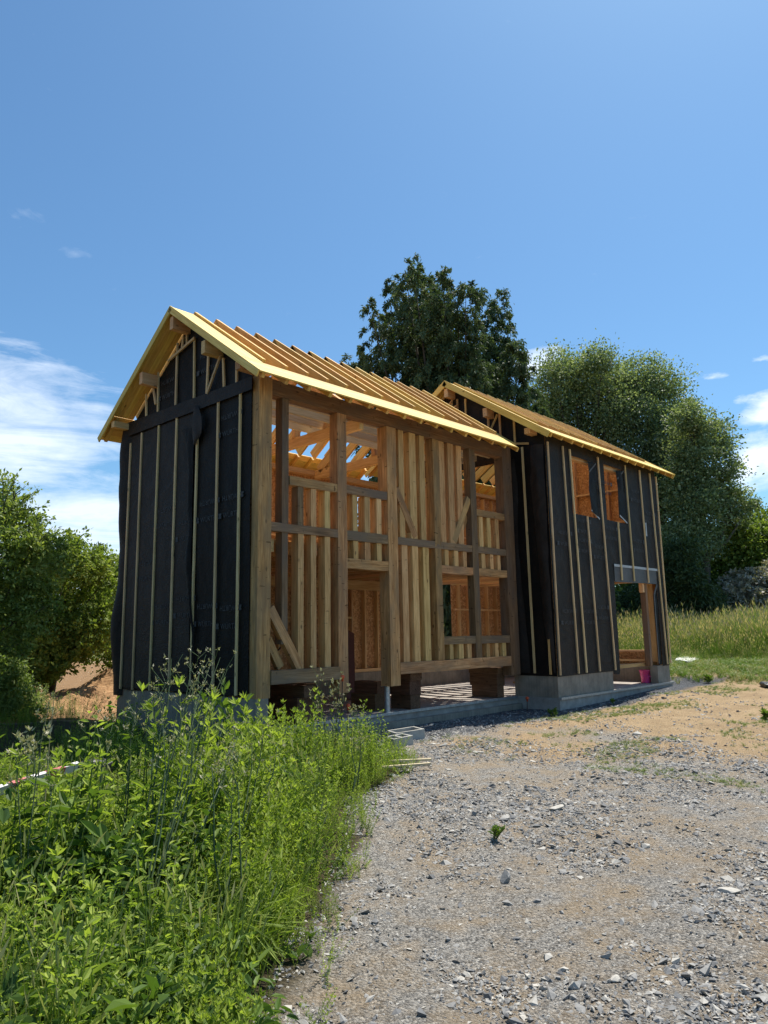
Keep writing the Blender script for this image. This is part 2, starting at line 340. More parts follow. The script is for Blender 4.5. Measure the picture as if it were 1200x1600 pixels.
BROADLEAF = [(37.67,3.95,6.48,1.51),(35.93,4.8,5.89,1.34),(37.77,3.25,5.52,1.96),(36.41,4.39,4.82,1.69),(35.77,5.86,4.9,1.07),(35.28,5.46,3.61,1.05),(38.38,4.08,3.82,1.99),(39.79,3.11,4.18,2.19),(38.0,5.39,3.15,1.47)]
LOWCON = [(29.66,5.47,4.85,0.95),(29.91,5.9,3.62,1.15),(29.28,4.84,3.84,0.81),(29.83,4.99,2.78,1.06),(30.16,5.95,2.35,1.09),(29.26,6.03,4.55,0.95),(30.56,4.52,2.46,0.78)]
FLOWER = [(32.97,4.04,3.45,0.72),(33.17,3.32,3.58,0.78),(33.95,2.8,3.58,0.91),(32.13,4.13,2.79,0.71),(32.59,3.52,2.68,0.83),(33.53,2.92,2.6,1.03),(33.83,2.09,2.89,1.09)]
LEFTTREE = [(-3.02,2.76,3.37,0.48),(-2.59,3.12,3.52,0.34),(-2.61,2.32,3.12,0.32),(-2.54,1.86,2.79,0.31),(-3.0,2.41,2.67,0.65),(-2.61,2.23,2.49,0.47),(-2.13,2.64,2.45,0.39),(-2.67,2.71,1.95,0.57),(-2.36,2.31,1.85,0.42),(-3.17,2.82,2.04,0.83),(-1.98,2.7,2.76,0.26),(-2.46,2.71,1.39,0.29)]
TWIGS = [(-2.7,2.24,3.8),(-2.78,2.21,3.72),(-2.55,2.03,3.47),(-2.46,2.02,3.57),(-2.21,2.24,3.39),(-2.25,1.88,3.13),(-2.64,2.08,3.61),(-2.08,2.05,2.94),(-2.85,2.43,3.83)]
BUSH = [(0.94,10.39,3.32,0.83),(0.72,8.33,3.23,0.68),(1.37,8.73,3.22,0.51),(1.84,8.99,2.78,0.49),(1.71,8.32,2.11,0.41),(1.59,9.88,2.49,0.83),(0.55,9.66,2.3,0.86),(1.41,8.3,1.65,0.52),(0.96,9.23,1.59,0.78),(0.12,9.17,1.38,0.9),(1.32,8.94,1.35,0.5),(0.68,9.22,1.06,0.52),(0.7,11.01,0.57,0.65),(2.15,9.1,1.58,0.29),(0.86,9.8,0.59,0.41),(0.8,8.58,0.84,0.36)]
PALE = [(-1.83,4.97,0.73,0.4),(-1.65,4.83,0.45,0.4),(-2.05,5.11,0.85,0.5),(-1.87,5.08,0.29,0.5),(-1.3,5.29,0.06,0.28),(-1.77,4.72,0.95,0.22),(-1.44,4.47,0.07,0.18)]
FARTREE = [(21.58,49.35,7.49,1.17),(21.72,48.41,6.37,1.37),(21.6,49.83,6.2,1.07),(22.06,47.46,6.85,1.26)]
FARCON = [(18.14,44.75,8.3,0.15),(18.12,44.54,7.8,0.29),(18.21,44.79,7.19,0.48),(18.39,44.76,6.23,0.68)]
STALK1 = [(-3.85,-4.49,1.22),(-3.9,-4.45,1.28),(-3.95,-4.39,1.25),(-3.96,-4.33,1.04),(-4.0,-4.3,1.13)]
STALK2 = [(-3.66,-4.54,1.25),(-3.7,-4.5,1.24),(-3.63,-4.55,1.15),(-3.73,-4.47,1.27),(-3.62,-4.57,1.17)]
STALK3 = [(-3.72,-4.38,1.17),(-3.75,-4.34,1.1),(-3.77,-4.29,0.97)]
STALK4 = [(-4.16,-4.4,1.02),(-4.14,-4.42,1.0),(-4.19,-4.37,0.99)]
STALK5 = [(-4.45,-4.36,0.88),(-4.47,-4.33,0.83),(-4.4,-4.4,0.83)]
STALK6 = [(-4.69,-3.95,0.83),(-4.7,-3.94,0.8),(-4.65,-3.99,0.82)]
STALK7 = [(-4.52,-3.88,1.02),(-4.54,-3.86,0.98)]
STALK8 = [(-3.55,-4.66,0.63),(-3.58,-4.65,0.72),(-3.61,-4.61,0.68)]
BASES = [(-4.88,-5.41,-0.25),(-4.55,-5.17,-0.25),(-4.34,-5.06,-0.25),(-4.74,-5.38,-0.25),(-4.64,-5.68,-0.25),(-4.9,-4.78,-0.25),(-4.47,-4.18,-0.25),(-4.52,-5.81,-0.25)]
POPPY = [(-1.05,-2.66,0.98),(-0.99,-2.7,0.89),(-0.85,-2.81,0.7),(-1.05,-2.61,0.73),(-0.95,-2.73,0.8),(-0.83,-2.85,0.79),(-0.92,-2.78,0.9),(-0.8,-2.84,0.62),(-1.11,-2.53,0.7),(-0.73,-2.89,0.55)]
LEAFY = [(-1.8,-1.84,0.84),(-1.95,-1.66,0.73),(-1.6,-2.02,0.69),(-1.86,-1.74,0.68),(-1.72,-1.87,0.61)]
STONES = [(-1.02,-5.01,26),(-1.08,-4.94,10),(-2.26,-5.88,20),(-1.55,-7.09,36),(1.03,-2.55,18),(0.34,-3.29,12),(-1.83,-5.04,16),(-2.28,-5.03,14),(-2.49,-6.27,18),(-3.01,-6.47,16),(-3.28,-6.26,12),(-1.35,-6.3,18),(-1.0,-6.29,24),(-0.47,-5.21,30),(-2.49,-7.27,14),(4.56,-3.63,22),(8.66,-1.17,10),(3.8,-3.4,9),(3.21,-5.6,12),(3.08,-5.86,12),(1.59,-4.87,14),(1.57,-5.44,10),(-3.77,-6.62,20),(-3.1,-7.09,22),(-3.17,-6.85,22)]
# ================================================================ ground
def axis(lo, hi, c, fine, growth):
    a = [c]; s = fine
    while a[-1] < hi: a.append(a[-1]+s); s = min(s*growth, 12)
    b = [c]; s = fine
    while b[-1] > lo: b.append(b[-1]-s); s = min(s*growth, 12)
    return np.array(b[::-1][:-1]+a)
gx = axis(-260, 420, -2.0, 0.06, 1.022); gy = axis(-120, 520, -4.0, 0.06, 1.022)
GX, GY = np.meshgrid(gx, gy, indexing='ij')
GZ = G(GX, GY)+np.random.default_rng(3).normal(0, 0.004, GX.shape)
nx, ny = GX.shape
V = np.stack([GX.ravel(), GY.ravel(), GZ.ravel()], 1)
ii, jj = np.meshgrid(np.arange(nx-1), np.arange(ny-1), indexing='ij'); a = (ii*ny+jj).ravel()
me = np_mesh('ground', V, np.stack([a, a+ny, a+ny+1, a+1], 1), smooth=True)
def fnoise(xs, ys, s, z=0.0): return np.array([noise.noise(Vector((a_*s, b_*s, z))) for a_, b_ in zip(xs, ys)])
BX = np.array([(-7.5, -5.4), (-6.5, -4.75), (-6.0, -4.25), (-5.5, -3.65), (-4.5, -2.35), (-3.4, -1.25), (-3.0, -.15), (-2.6, .4), (-2.0, 0.9), (-1.5, 1.0), (-1.0, 0.6), (-.6, .9), (0, .9), (.1, -.05), (9, -.05)])
def edge_x(y): return np.interp(y, BX[:, 0], BX[:, 1])
xs = GX.ravel(); ys = GY.ravel(); near = (np.abs(xs) < 40) & (np.abs(ys) < 40); A = np.zeros((len(xs), 4), np.float32)
fn1 = np.zeros(len(xs)); fn2 = np.zeros(len(xs)); fn1[near] = fnoise(xs[near], ys[near], .45); fn2[near] = fnoise(xs[near], ys[near], 1.7, 4)
A[:, 0] = smooth_step(.25, -.1, xs-edge_x(ys)+.25*fn2)*(ys < 4.2)                                  # soil under the weeds
A[:, 1] = smooth_step(.30, .72, .17*(xs+.45*ys-.2)+.27+.6*fn1+.4*fn2)                        # bare earth, the rest is gravel
A[:, 2] = smooth_step(-1.62, -1.35, ys+.25*fn2+.1*fn1)*smooth_step(15.6, 14.6, xs+.5*fn2)*(xs > 0)*(ys < 1)   # clean gravel strip by the slab, house shadow painted in as darker colour
A[:, 3] = np.clip(smooth_step(14.5, 18, xs+1.2*fn1+.8*fn2), 0, 1)                           # grassy
atr = me.attributes.new('cover', 'FLOAT_COLOR', 'POINT'); atr.data.foreach_set('color', A.ravel())
m, t, b, o = new_mat('yard_ground')
v = coords(t, (1, 1, 1), False)
med = nz(t, v, 2.6, 6, 0.7); fin = nz(t, v, 30, 7, 0.75); vf = nz(t, v, 110, 4, 0.75)
at = t.nodes.new('ShaderNodeAttribute'); at.attribute_name = 'cover'; sc_ = t.nodes.new('ShaderNodeSeparateColor'); t.links.new(at.outputs['Color'], sc_.inputs[0])
vo = N(t, 'ShaderNodeTexVoronoi', Scale=55.0); t.links.new(v, vo.inputs['Vector']); vs_ = t.nodes.new('ShaderNodeSeparateColor'); t.links.new(vo.outputs['Color'], vs_.inputs[0])
vo2 = N(t, 'ShaderNodeTexVoronoi', Scale=120.0); t.links.new(v, vo2.inputs['Vector']); vt_ = t.nodes.new('ShaderNodeSeparateColor'); t.links.new(vo2.outputs['Color'], vt_.inputs[0])
peb = mth(t, 'ADD', mth(t, 'MULTIPLY', vs_.outputs[0], .5), mth(t, 'MULTIPLY', vt_.outputs[0], .5))
gcol = ramp(t, peb, [(0.1, (0.11, 0.104, 0.096)), (0.45, (0.31, 0.285, 0.25)), (0.8, (0.52, 0.48, 0.42)), (1.0, (0.72, 0.68, 0.61))])
tan = ramp(t, med, [(0.42, (0, 0, 0)), (0.62, (1, 1, 1))])
gcol = mixc_(t, mth(t, 'MULTIPLY', tan, .6), gcol, (0.42, 0.305, 0.18))
ecol = ramp(t, mth(t, 'ADD', mth(t, 'MULTIPLY', fin, .5), mth(t, 'MULTIPLY', med, .5)), [(0.3, (0.26, 0.165, 0.085)), (0.5, (0.48, 0.335, 0.185)), (0.7, (0.64, 0.48, 0.30))])
c = mixc_(t, mth(t, 'MULTIPLY', sc_.outputs[1], .9), gcol, ecol)
sg = ramp(t, peb, [(0.1, (0.05, 0.052, 0.058)), (0.6, (0.13, 0.135, 0.145)), (1, (0.26, 0.27, 0.285))])  # darker gravel colours standing in for the shade along the slab
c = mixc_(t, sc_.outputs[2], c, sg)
sp = t.nodes.new('ShaderNodeSeparateXYZ'); t.links.new(v, sp.inputs[0])
back = mth(t, 'GREATER_THAN', sp.outputs[1], 4.2)
dirt = ramp(t, fin, [(0.3, (0.22, 0.12, 0.055)), (0.7, (0.46, 0.29, 0.15))])
c = mixc_(t, mth(t, 'MULTIPLY', back, mth(t, 'LESS_THAN', sp.outputs[0], 14)), c, dirt)
soil = ramp(t, fin, [(0.3, (0.05, 0.04, 0.022)), (0.7, (0.13, 0.105, 0.055))])
c = mixc_(t, sc_.outputs[0], c, soil)
c = mixc_(t, mth(t, 'MULTIPLY', at.outputs['Alpha'], .9), c, ramp(t, fin, [(0.3, (0.08, 0.10, 0.025)), (0.7, (0.22, 0.23, 0.08))]))
t.links.new(c, b.inputs['Base Color']); b.inputs['Roughness'].default_value = 0.95; b.inputs['Specular IOR Level'].default_value = 0.12
bump(t, b, mth(t, 'ADD', mth(t, 'ADD', med, fin), mth(t, 'ADD', mth(t, 'MULTIPLY', vf, 0.6), mth(t, 'MULTIPLY', vo.outputs['Distance'], -.8))), 1.0, 0.035)
gr = link('ground', me, m); gr['kind'] = 'structure'

# ================================================================ slab and plinths
slab = thing('concrete_slab', 'cast concrete floor slab with a pale metal edge strip under both timber house frames', 'slab', (6.3, 2, 0))
def prism(name, poly, z0, z1, mat, parent):
    n = len(poly); V = [(x, y, z0) for x, y in poly]+[(x, y, z1) for x, y in poly]
    F_ = [tuple(range(n))[::-1], tuple(range(n, 2*n))]+[(i, (i+1) % n, (i+1) % n+n, i+n) for i in range(n)]
    o = link(name, mesh_from(name, V, F_), mat, parent)
    bm = bmesh.new(); bm.from_mesh(o.data); bmesh.ops.recalc_face_normals(bm, faces=bm.faces); bm.to_mesh(o.data); bm.free(); return o
prism('slab_body', [(0.02, 0.20), (7.04, 0.20), (7.04, -0.83), (12.68, -0.83), (12.68, 4.28), (0.02, 4.28)], -0.4, 0.0, SLABM, slab)
bb('edge_strip', 0.25, 7.0, 0.165, 0.197, -0.035, 0.012, STEEL, slab, bev=.003)
bb('edge_strip', 7.05, 12.7, -0.865, -0.833, -0.035, 0.012, STEEL, slab, bev=.003)
bb('footing_ledge', 0.25, 7.0, 0.06, 0.163, -0.40, -0.14, CONC, slab, bev=.006)

# ================================================================ house one: open timber frame
H1 = thing('timber_frame_house', 'open oak and softwood house frame in front, black wrapped gable and yellow rafters', 'house', (0, 0, 0))
XR = [0.11+0.45*k for k in range(15)]           # rafters
SL = (7.044-5.165)/(2.087+0.536)
def zr(y, base=5.165, y0=-0.536, yr=2.087, s=SL):   # top of the deck boards
    return base+0.10+s*((y-y0) if y <= yr else (2*yr-y0-y))
YB = 2*2.087+0.536
up_f = Vector((0, -SL, 1)).normalized(); up_b = Vector((0, SL, 1)).normalized()
W = dict(warp=0.004, seg=6, bev=0.008)
# plinths
bb('plinth', 0.0, 0.22, 0.0, 4.28, -0.35, 0.47, CONC, H1, bev=.006)
bb('plinth', 0.222, 7.05, 4.08, 4.277, -0.3, 0.45, CONC, H1, bev=.006)
# posts of the front
bb('post', 0.0, 0.25, -0.002, 0.17, 0.47, 5.44, OAK, H1, **W)
bb('post', 1.65, 1.86, 0, 0.20, 0.44, 5.16, OAK, H1, **W)
bb('post', 2.875, 3.12, 0, 0.24, 0.475, 5.16, OAK, H1, **W)
bb('post', 4.185, 4.37, 0, 0.20, 0.872, 5.16, OAK, H1, **W)
bb('post', 5.37, 5.56, 0, 0.16, 0.872, 5.16, OAKG, H1, **W)
bb('post', 6.57, 6.90, 0, 0.22, 0.465, 5.44, OAKG, H1, **W)
bb('eave_beam', 0.252, 6.568, 0.002, 0.19, 5.165, 5.42, OAKG, H1, **W)
# rails (x0, x1, z0, z1)
for x0, x1, z0, z1, mt_ in [(0.62, 1.648, 3.755, 3.90, OAK), (1.862, 2.873, 3.77, 3.92, OAKG), (5.562, 6.568, 3.76, 3.90, OAK),
        (0.252, 1.648, 2.985, 3.12, OAKG), (1.862, 2.873, 2.965, 3.13, OAKG), (3.122, 6.568, 2.985, 3.12, OAKG),
        (1.862, 2.873, 2.485, 2.65, OAK), (4.372, 5.368, 2.515, 2.67, OAK), (5.562, 6.568, 2.515, 2.67, OAK), (4.372, 5.368, 1.155, 1.305, OAKG), (5.562, 6.568, 1.145, 1.30, OAKG)]:
    bb('cross_rail', x0, x1, 0.006, 0.15, z0, z1, mt_, H1, **W)
bb('sill_beam', 0.252, 1.648, -0.03, 0.19, 0.665, 0.865, OAKG, H1, **W)
bb('sill_beam', 3.122, 6.568, -0.006, 0.20, 0.668, 0.868, OAK, H1, **W)
# studs: (x0, x1, z0, z1)
ST = []
ST += [(0.47, 0.62, 3.122, 5.163, 'g'), (0.48, 0.61, 1.25, 2.983, 'g')]
for x0, x1 in [(0.80, 0.93), (1.075, 1.20), (1.37, 1.505)]: ST += [(x0, x1, 3.122, 3.753, 'g' if x0 < .9 else 's'), (x0, x1, 0.867, 2.983, 's')]
for x0, x1 in [(2.02, 2.15), (2.305, 2.455), (2.60, 2.74)]: ST += [(x0, x1, 3.132, 3.768, 's'), (x0, x1, 2.652, 2.963, 's')]
ST += [(3.22, 3.38, 3.122, 5.163, 's'), (3.51, 3.72, 3.122, 5.163, 's'), (3.81, 3.98, 3.122, 5.163, 's')]
ST += [(3.25, 3.43, 0.87, 2.983, 's'), (3.535, 3.715, 0.87, 2.983, 's'), (3.84, 4.03, 0.87, 2.983, 's')]
ST += [(4.41, 4.59, 3.122, 5.163, 's'), (4.68, 4.88, 3.122, 5.163, 's'), (4.96, 5.15, 3.122, 5.163, 's')]
for x0, x1 in [(5.66, 5.81), (5.93, 6.07), (6.23, 6.37)]: ST.append((x0, x1, 3.122, 3.758, 's'))
for x0, x1 in [(4.50, 4.63), (4.79, 4.93), (5.08, 5.20), (5.70, 5.85), (5.99, 6.12), (6.26, 6.38)]: ST.append((x0, x1, 2.672, 2.983, 's'))
for x0, x1 in [(4.56, 4.69), (4.83, 5.00), (5.11, 5.26)]: ST.append((x0, x1, 0.87, 1.153, 's'))
for x0, x1 in [(5.75, 5.88), (6.04, 6.17), (6.31, 6.45)]: ST.append((x0, x1, 0.87, 1.143, 's'))
for k, (x0, x1, z0, z1, q) in enumerate(ST):
    x1 -= (x1-x0)*.12
    bb('wall_stud', x0, x1, 0.018+(k % 3)*0.004, 0.19, z0, z1, {'s': STUD, 'g': OAKG}[q], H1, bev=.004, warp=.0015, seg=3)
def brace(x0, z0, x1, z1, w=0.15, y=0.07, d=0.11, mt_=OAK): beam('diagonal_brace', (x0, y, z0), (x1, y, z1), w, d, mt_, H1, (0, 1, 0), bev=.005)
brace(0.26, 1.80, 0.84, 0.90); brace(0.27, 1.34, 0.52, 0.90, .13, .12, .08)
brace(3.13, 4.02, 3.64, 3.16, .15); brace(3.13, 3.52, 3.42, 3.16, .14, .15, .08)
brace(5.34, 4.10, 4.80, 3.17, .15); brace(5.36, 3.75, 5.02, 3.17, .13, .15, .08)
# back wall of house one: sheathing with a window, studs, blocking
YBW = 4.28
def osbp(x0, x1, z0, z1, par=H1, y=YBW-0.02): return bb('osb_panel', x0, x1, y-0.012, y, z0, z1, OSB, par, bev=0)
osbp(0.02, 5.9, 0.452, 5.17); osbp(5.902, 6.5, 0.452, 3.95); osbp(5.902, 6.5, 4.86, 5.17); osbp(6.502, 7.04, 0.452, 5.17)
bb('wall_plate', 0.22, 7.04, 4.06, 4.256, 5.14, 5.26, PINE, H1, bev=.004)
bb('wall_plate', 0.22, 7.04, 4.115, 4.24, 0.452, 0.53, PINE, H1, bev=.004)
for k in range(15):
    x = 0.5+0.45*k
    if x > 7: break
    segs = [(0.532, 5.0)] if not 5.9 < x < 6.5 else [(0.532, 3.93), (4.88, 5.0)]
    for z0, z1 in segs: bb('wall_stud', x-.0225, x+.0225, 4.12, 4.245, z0, z1, PINE, H1, bev=.002)
for z in (1.75, 3.6): bb('cross_rail', 0.3, 5.88, 4.085, 4.118, z, z+.045, PINE, H1, bev=.002)
# gable at x = 0 : studs, sheathing, membrane, battens
def gable_sheet(name, x, thick, mat, parent, y0, y1, zbot, ztop, ny_=44, nz_=60, wav=0.0, seed=0, s=-1):
    V = []; F_ = []
    for i in range(ny_+1):
        y = y0+(y1-y0)*i/ny_; zt = ztop(y)
        for j in range(nz_+1):
            z = zbot(y)+(zt-zbot(y))*j/nz_
            d = wav*(noise.noise(Vector((y*2.1+seed, z*0.8, seed)))+0.5*noise.noise(Vector((y*5+seed, z*1.7, 3))))
            V.append((x+s*abs(d), y, z))
    for i in range(ny_):
        for j in range(nz_):
            a = i*(nz_+1)+j; F_.append((a, a+nz_+1, a+nz_+2, a+1))
    return link(name, mesh_from(name, V, F_, True), mat, parent)
def ztop1(y):
    g = zr(y)-0.13-0.16*min(1, max(0, (y-1.6)/0.8)); return g
gable_sheet('osb_panel', 0.075, 0, OSB, H1, 0.18, 4.27, lambda y: 0.47, lambda y: min(ztop1(y), 5.45), 4, 4)
gable_sheet('osb_panel', 0.078, 0, OSB, H1, 0.18, 4.27, lambda y: min(5.45, ztop1(y)-.01), ztop1, 12, 2)
mem1 = gable_sheet('membrane', -0.012, 0, MEMB, H1, 0.17, 4.275, lambda y: 0.475+0.02*math.sin(y*3), ztop1, 60, 70, 0.022, 1.5)
for k in range(9):
    y = 0.30+0.48*k; bb('wall_stud', 0.082, 0.20, y-.0225, y+.0225, 0.475, ztop1(y)-.14, PINE, H1, bev=.002)
for z in (1.75, 3.4, 5.02): bb('cross_rail', 0.083, 0.21, 0.2, 4.1, z, z+.05, PINE, H1, bev=.002)
for y, z0, z1 in [(4.06, 0.47, 5.10), (3.62, 0.47, 5.22), (3.0, 0.48, 5.23), (2.37, 0.60, 5.24), (1.69, 0.6, 4.90), (1.06, 0.51, 5.27), (0.44, 0.51, 5.29),
        (3.49, 5.50, 5.96), (3.06, 5.46, 6.28), (2.42, 5.45, 6.66), (2.24, 6.50, 6.72), (2.10, 6.52, 6.74), (1.83, 5.44, 6.58), (1.40, 5.43, 6.28), (0.92, 5.42, 5.95), (0.55, 5.42, 5.78)]:
    dy = rng.uniform(-.02, .02); beam('batten', (-0.048, y+dy, z0), (-0.048, y-dy, z1), 0.045, 0.027, BATT, H1, (1, 0, 0), bev=.002)
beam('batten', (-0.079, 0.98, 6.0), (-0.079, 1.36, 5.43), 0.045, 0.027, BATT, H1, (1, 0, 0), bev=.002)
beam('batten', (-0.079, 3.2, 6.02), (-0.079, 3.08, 5.65), 0.04, 0.027, BATT, H1, (1, 0, 0), bev=.002)
beam('batten', (-0.079, 2.68, 6.38), (-0.079, 1.8, 6.56), 0.045, 0.027, BATT, H1, (1, 0, 0), bev=.002)
gable_sheet('membrane_overlap', -0.034, 0, MEMB2, H1, 1.80, 4.28, lambda y: 0.50, lambda y: 5.22, 40, 60, 0.010, 17)
gable_sheet('membrane_band', -0.07, 0, MEMB2, H1, 0.10, 4.33, lambda y: 5.20+0.012*y, lambda y: 5.41+0.028*y, 40, 6, 0.02, 7)
# loose flaps of membrane
def flap(pts_l, pts_r, x, mat, parent, out=0.06, n=26, seed=0, plane='x', name='membrane_flap'):
    V = []; F_ = []
    def lerp(P_, t_):
        t_ *= len(P_)-1; i = min(int(t_), len(P_)-2); f_ = t_-i; return [P_[i][k]*(1-f_)+P_[i+1][k]*f_ for k in (0, 1)]
    for j in range(n+1):
        a_ = lerp(pts_l, j/n); b_ = lerp(pts_r, j/n)
        for i in range(7):
            u = i/6; h_ = a_[0]*(1-u)+b_[0]*u; z = a_[1]*(1-u)+b_[1]*u
            d = out*(0.25+abs(noise.noise(Vector((h_*4+seed, z*1.3, seed))))*1.2+0.4*math.sin(u*math.pi))
            V.append((x-d, h_, z) if plane == 'x' else (h_, x-d, z))
    for j in range(n):
        for i in range(6): a = j*7+i; F_.append((a, a+1, a+8, a+7))
    return link(name, mesh_from(name, V, F_, True), mat, parent)
flap([(2.20, 4.99), (1.98, 4.6), (1.88, 4.2), (1.92, 3.6), (1.94, 3.46), (1.86, 3.2), (1.93, 2.72), (1.79, 1.9), (1.64, 1.39), (1.66, 0.7)],
     [(1.74, 4.92), (1.76, 4.5), (1.77, 4.2), (1.77, 3.6), (1.76, 3.46), (1.74, 3.2), (1.75, 2.72), (1.70, 1.9), (1.60, 1.39), (1.6, 0.7)], -0.05, MEMB, H1, 0.05, seed=3)
flap([(1.75, 5.27), (1.76, 5.1), (1.76, 4.9), (1.74, 4.76), (1.72, 4.62)], [(1.62, 5.29), (1.46, 5.05), (1.44, 4.95), (1.46, 4.78), (1.66, 4.60)], -0.075, MEMB2, mem1, 0.06, 12, 5)
# membrane wrapping the back corner, bulging out
V = []; F_ = []
for j in range(31):
    z = 0.35+(5.45-0.35)*j/30; bulge = 0.03+0.10*abs(noise.noise(Vector((z*.9, 2.2, 0))))+0.07*math.sin(z*1.1)**2
    for i in range(8):
        u = i/7; V.append((-0.02-bulge*math.sin(u*math.pi*.9), 4.05+u*0.27+bulge*u, z))
    V.append((0.15, 4.33+bulge*.6, z))
for j in range(30):
    for i in range(8): a = j*9+i; F_.append((a, a+1, a+10, a+9))
link('membrane_wrap', mesh_from('membrane_wrap', V, F_, True), MEMB2, H1)

# floor joists (open, no boards), across the house
for k in range(15):
    x = 0.42+0.45*k
    if 1.6 < x < 1.9: x += .2
    bb('floor_joist', x-.03, x+.03, 0.19 if x > 0 else 0, 4.10, 2.68, 2.88, PINE, H1, bev=.003)
bb('joist_bearer', 0.25, 6.9, 3.95, 4.08, 2.45, 2.676, PINE, H1, bev=.003)
for k in range(16):
    y = 0.30+0.235*k; bb('floor_board', 0.26, 6.95, y, y+.215, 2.882, 2.905, PINE, H1, bev=.002)
for k in range(4):      # ceiling joists of the loft, along the house
    y = 0.55+0.38*k; bb('ceiling_joist', 0.24+(k % 3)*.03, 6.9, y, y+.045, 5.30, 5.44, LATH, H1, bev=.003)
# roof one ------------------------------------------------------------
def rafter_pair(x, par, zfun, y_e, y_r, y_be, dep=0.22, w=0.06, mat=RAFT, off=0.055, s=SL, names=('rafter', 'rafter')):
    for (ya, yb, n_) in ((y_e, y_r, Vector((0, -s, 1)).normalized()), (y_be, y_r, Vector((0, s, 1)).normalized())):
        pa = Vector((x, ya, zfun(ya)+off))-n_*dep/2; pb = Vector((x, yb, zfun(yb)+off))-n_*dep/2
        beam(names[0], pa, pb, w, dep, mat, par, n_, bev=.003)
for x in XR: rafter_pair(x, H1, zr, 0.02, 2.075, 4.16)
for k in range(16):
    x = -0.28+0.45*k
    for sgn in (0, 1):
        ya, yb = (-0.50, -0.01) if sgn == 0 else (YB-.04, 4.19)
        n_ = up_f if sgn == 0 else up_b
        pa = Vector((x, ya, zr(ya)-.026))-n_*0.045; pb = Vector((x, yb, zr(yb)-.026))-n_*0.045
        beam('rafter_tail', pa, pb, 0.06, 0.085, RAFT, H1, n_, bev=.003)
# deck boards of the eaves (along x) and verges (along the slope)
def board_x(par, x0, x1, ya, yb, zfun, s, n=4, mat=DECK):
    for i in range(n):
        a_ = ya+(yb-ya)*i/n; c_ = ya+(yb-ya)*(i+1)/n-0.004*(1 if yb > ya else -1); ym = (a_+c_)/2; n_ = Vector((0, -s, 1)).normalized()
        w_ = abs(c_-a_)*math.sqrt(1+s*s)
        p = Vector((0, ym, zfun(ym)))-n_*0.012
        beam('deck_board', (x0+rng.uniform(-.01, .01), p.y, p.z), (x1+rng.uniform(-.01, .01), p.y, p.z), w_, 0.022, mat, par, n_, bev=.002)
def board_s(par, x0, x1, ya, yr, zfun, s, n=4, mat=DECK):
    for i in range(n):
        a_ = x0+(x1-x0)*i/n; c_ = x0+(x1-x0)*(i+1)/n-0.004; xm = (a_+c_)/2; n_ = Vector((0, -s, 1)).normalized()
        pa = Vector((xm, ya, zfun(ya)))-n_*0.012; pb = Vector((xm, yr, zfun(yr)))-n_*0.012
        beam('deck_board', pa, pb, abs(c_-a_), 0.022, mat, par, n_, bev=.002)
board_x(H1, -0.384, 6.42, -0.536, -0.03, zr, SL, 4)
board_x(H1, -0.384, 6.60, YB, 4.20, zr, -SL, 4)
board_s(H1, -0.384, 0.055, -0.022, 2.075, zr, SL, 4)
board_s(H1, -0.384, 0.055, 4.196, 2.10, zr, -SL, 4)
board_s(H1, 6.43, 6.70, -0.3, 2.075, zr, SL, 2)
for (ya, yb, n_) in ((-0.536, 2.085, up_f), (YB, 2.09, up_b)):
    for x in (-0.40, ):
        pa = Vector((x, ya, zr(ya)))-n_*0.05; pb = Vector((x, yb, zr(yb)))-n_*0.05
        beam('verge_board', pa, pb, 0.024, 0.115, DECK, H1, n_, bev=.002)
# purlins and ridge
bb('ridge_purlin', -0.37, 6.65, 2.03, 2.14, zr(2.087)-.42, zr(2.087)-.19, PINE, H1, bev=.005)
for y in (1.05, 3.12): bb('purlin', -0.37, 6.65, y-.055, y+.055, zr(y)-.42, zr(y)-.20, PINE, H1, bev=.005)
bb('purlin', -0.37, -0.002, 0.0, 0.12, zr(.06)-.25, zr(.06)-.13, OAK, H1, bev=.005)
bb('purlin', -0.37, -0.002, 4.10, 4.22, zr(4.2)-.25, zr(4.2)-.13, PINE, H1, bev=.005)
# roof trusses inside
for x in (2.45, 4.70):
    for (ya, yb, n_) in ((0.25, 2.02, up_f), (4.0, 2.15, up_b)):
        pa = Vector((x, ya, zr(ya)-.43))-n_*0.11; pb = Vector((x, yb, zr(yb)-.43))-n_*0.11
        beam('principal_rafter', pa, pb, 0.10, 0.21, PINE, H1, n_, bev=.005)
    bb('tie_beam', x-.05, x+.05, 0.22, 4.08, 5.06, 5.26, PINE, H1, bev=.005)
    beam('strut', (x, 2.087, 5.262), (x, 2.087, 6.2), .1, .14, PINE, H1, (1, 0, 0), bev=.004)
    beam('strut', (x-.001, 1.2, 5.262), (x-.001, 1.05, 5.72), .08, .1, PINE, H1, (1, 0, 0), bev=.004)
for x0, x1 in ((2.5, 1.7), (2.4, 3.2), (4.65, 3.9), (4.75, 5.5)):
    beam('strut', (x0, 2.087, 5.75), (x1, 2.087, zr(2.087)-.43), .08, .12, PINE, H1, (0, 1, 0), bev=.004)
# collar boards low across the first bays
for x in (1.1, 3.6, 5.9): bb('collar_board', x-.02, x+.02, 1.15, 3.05, 6.0, 6.16, PINE, H1, bev=.003)

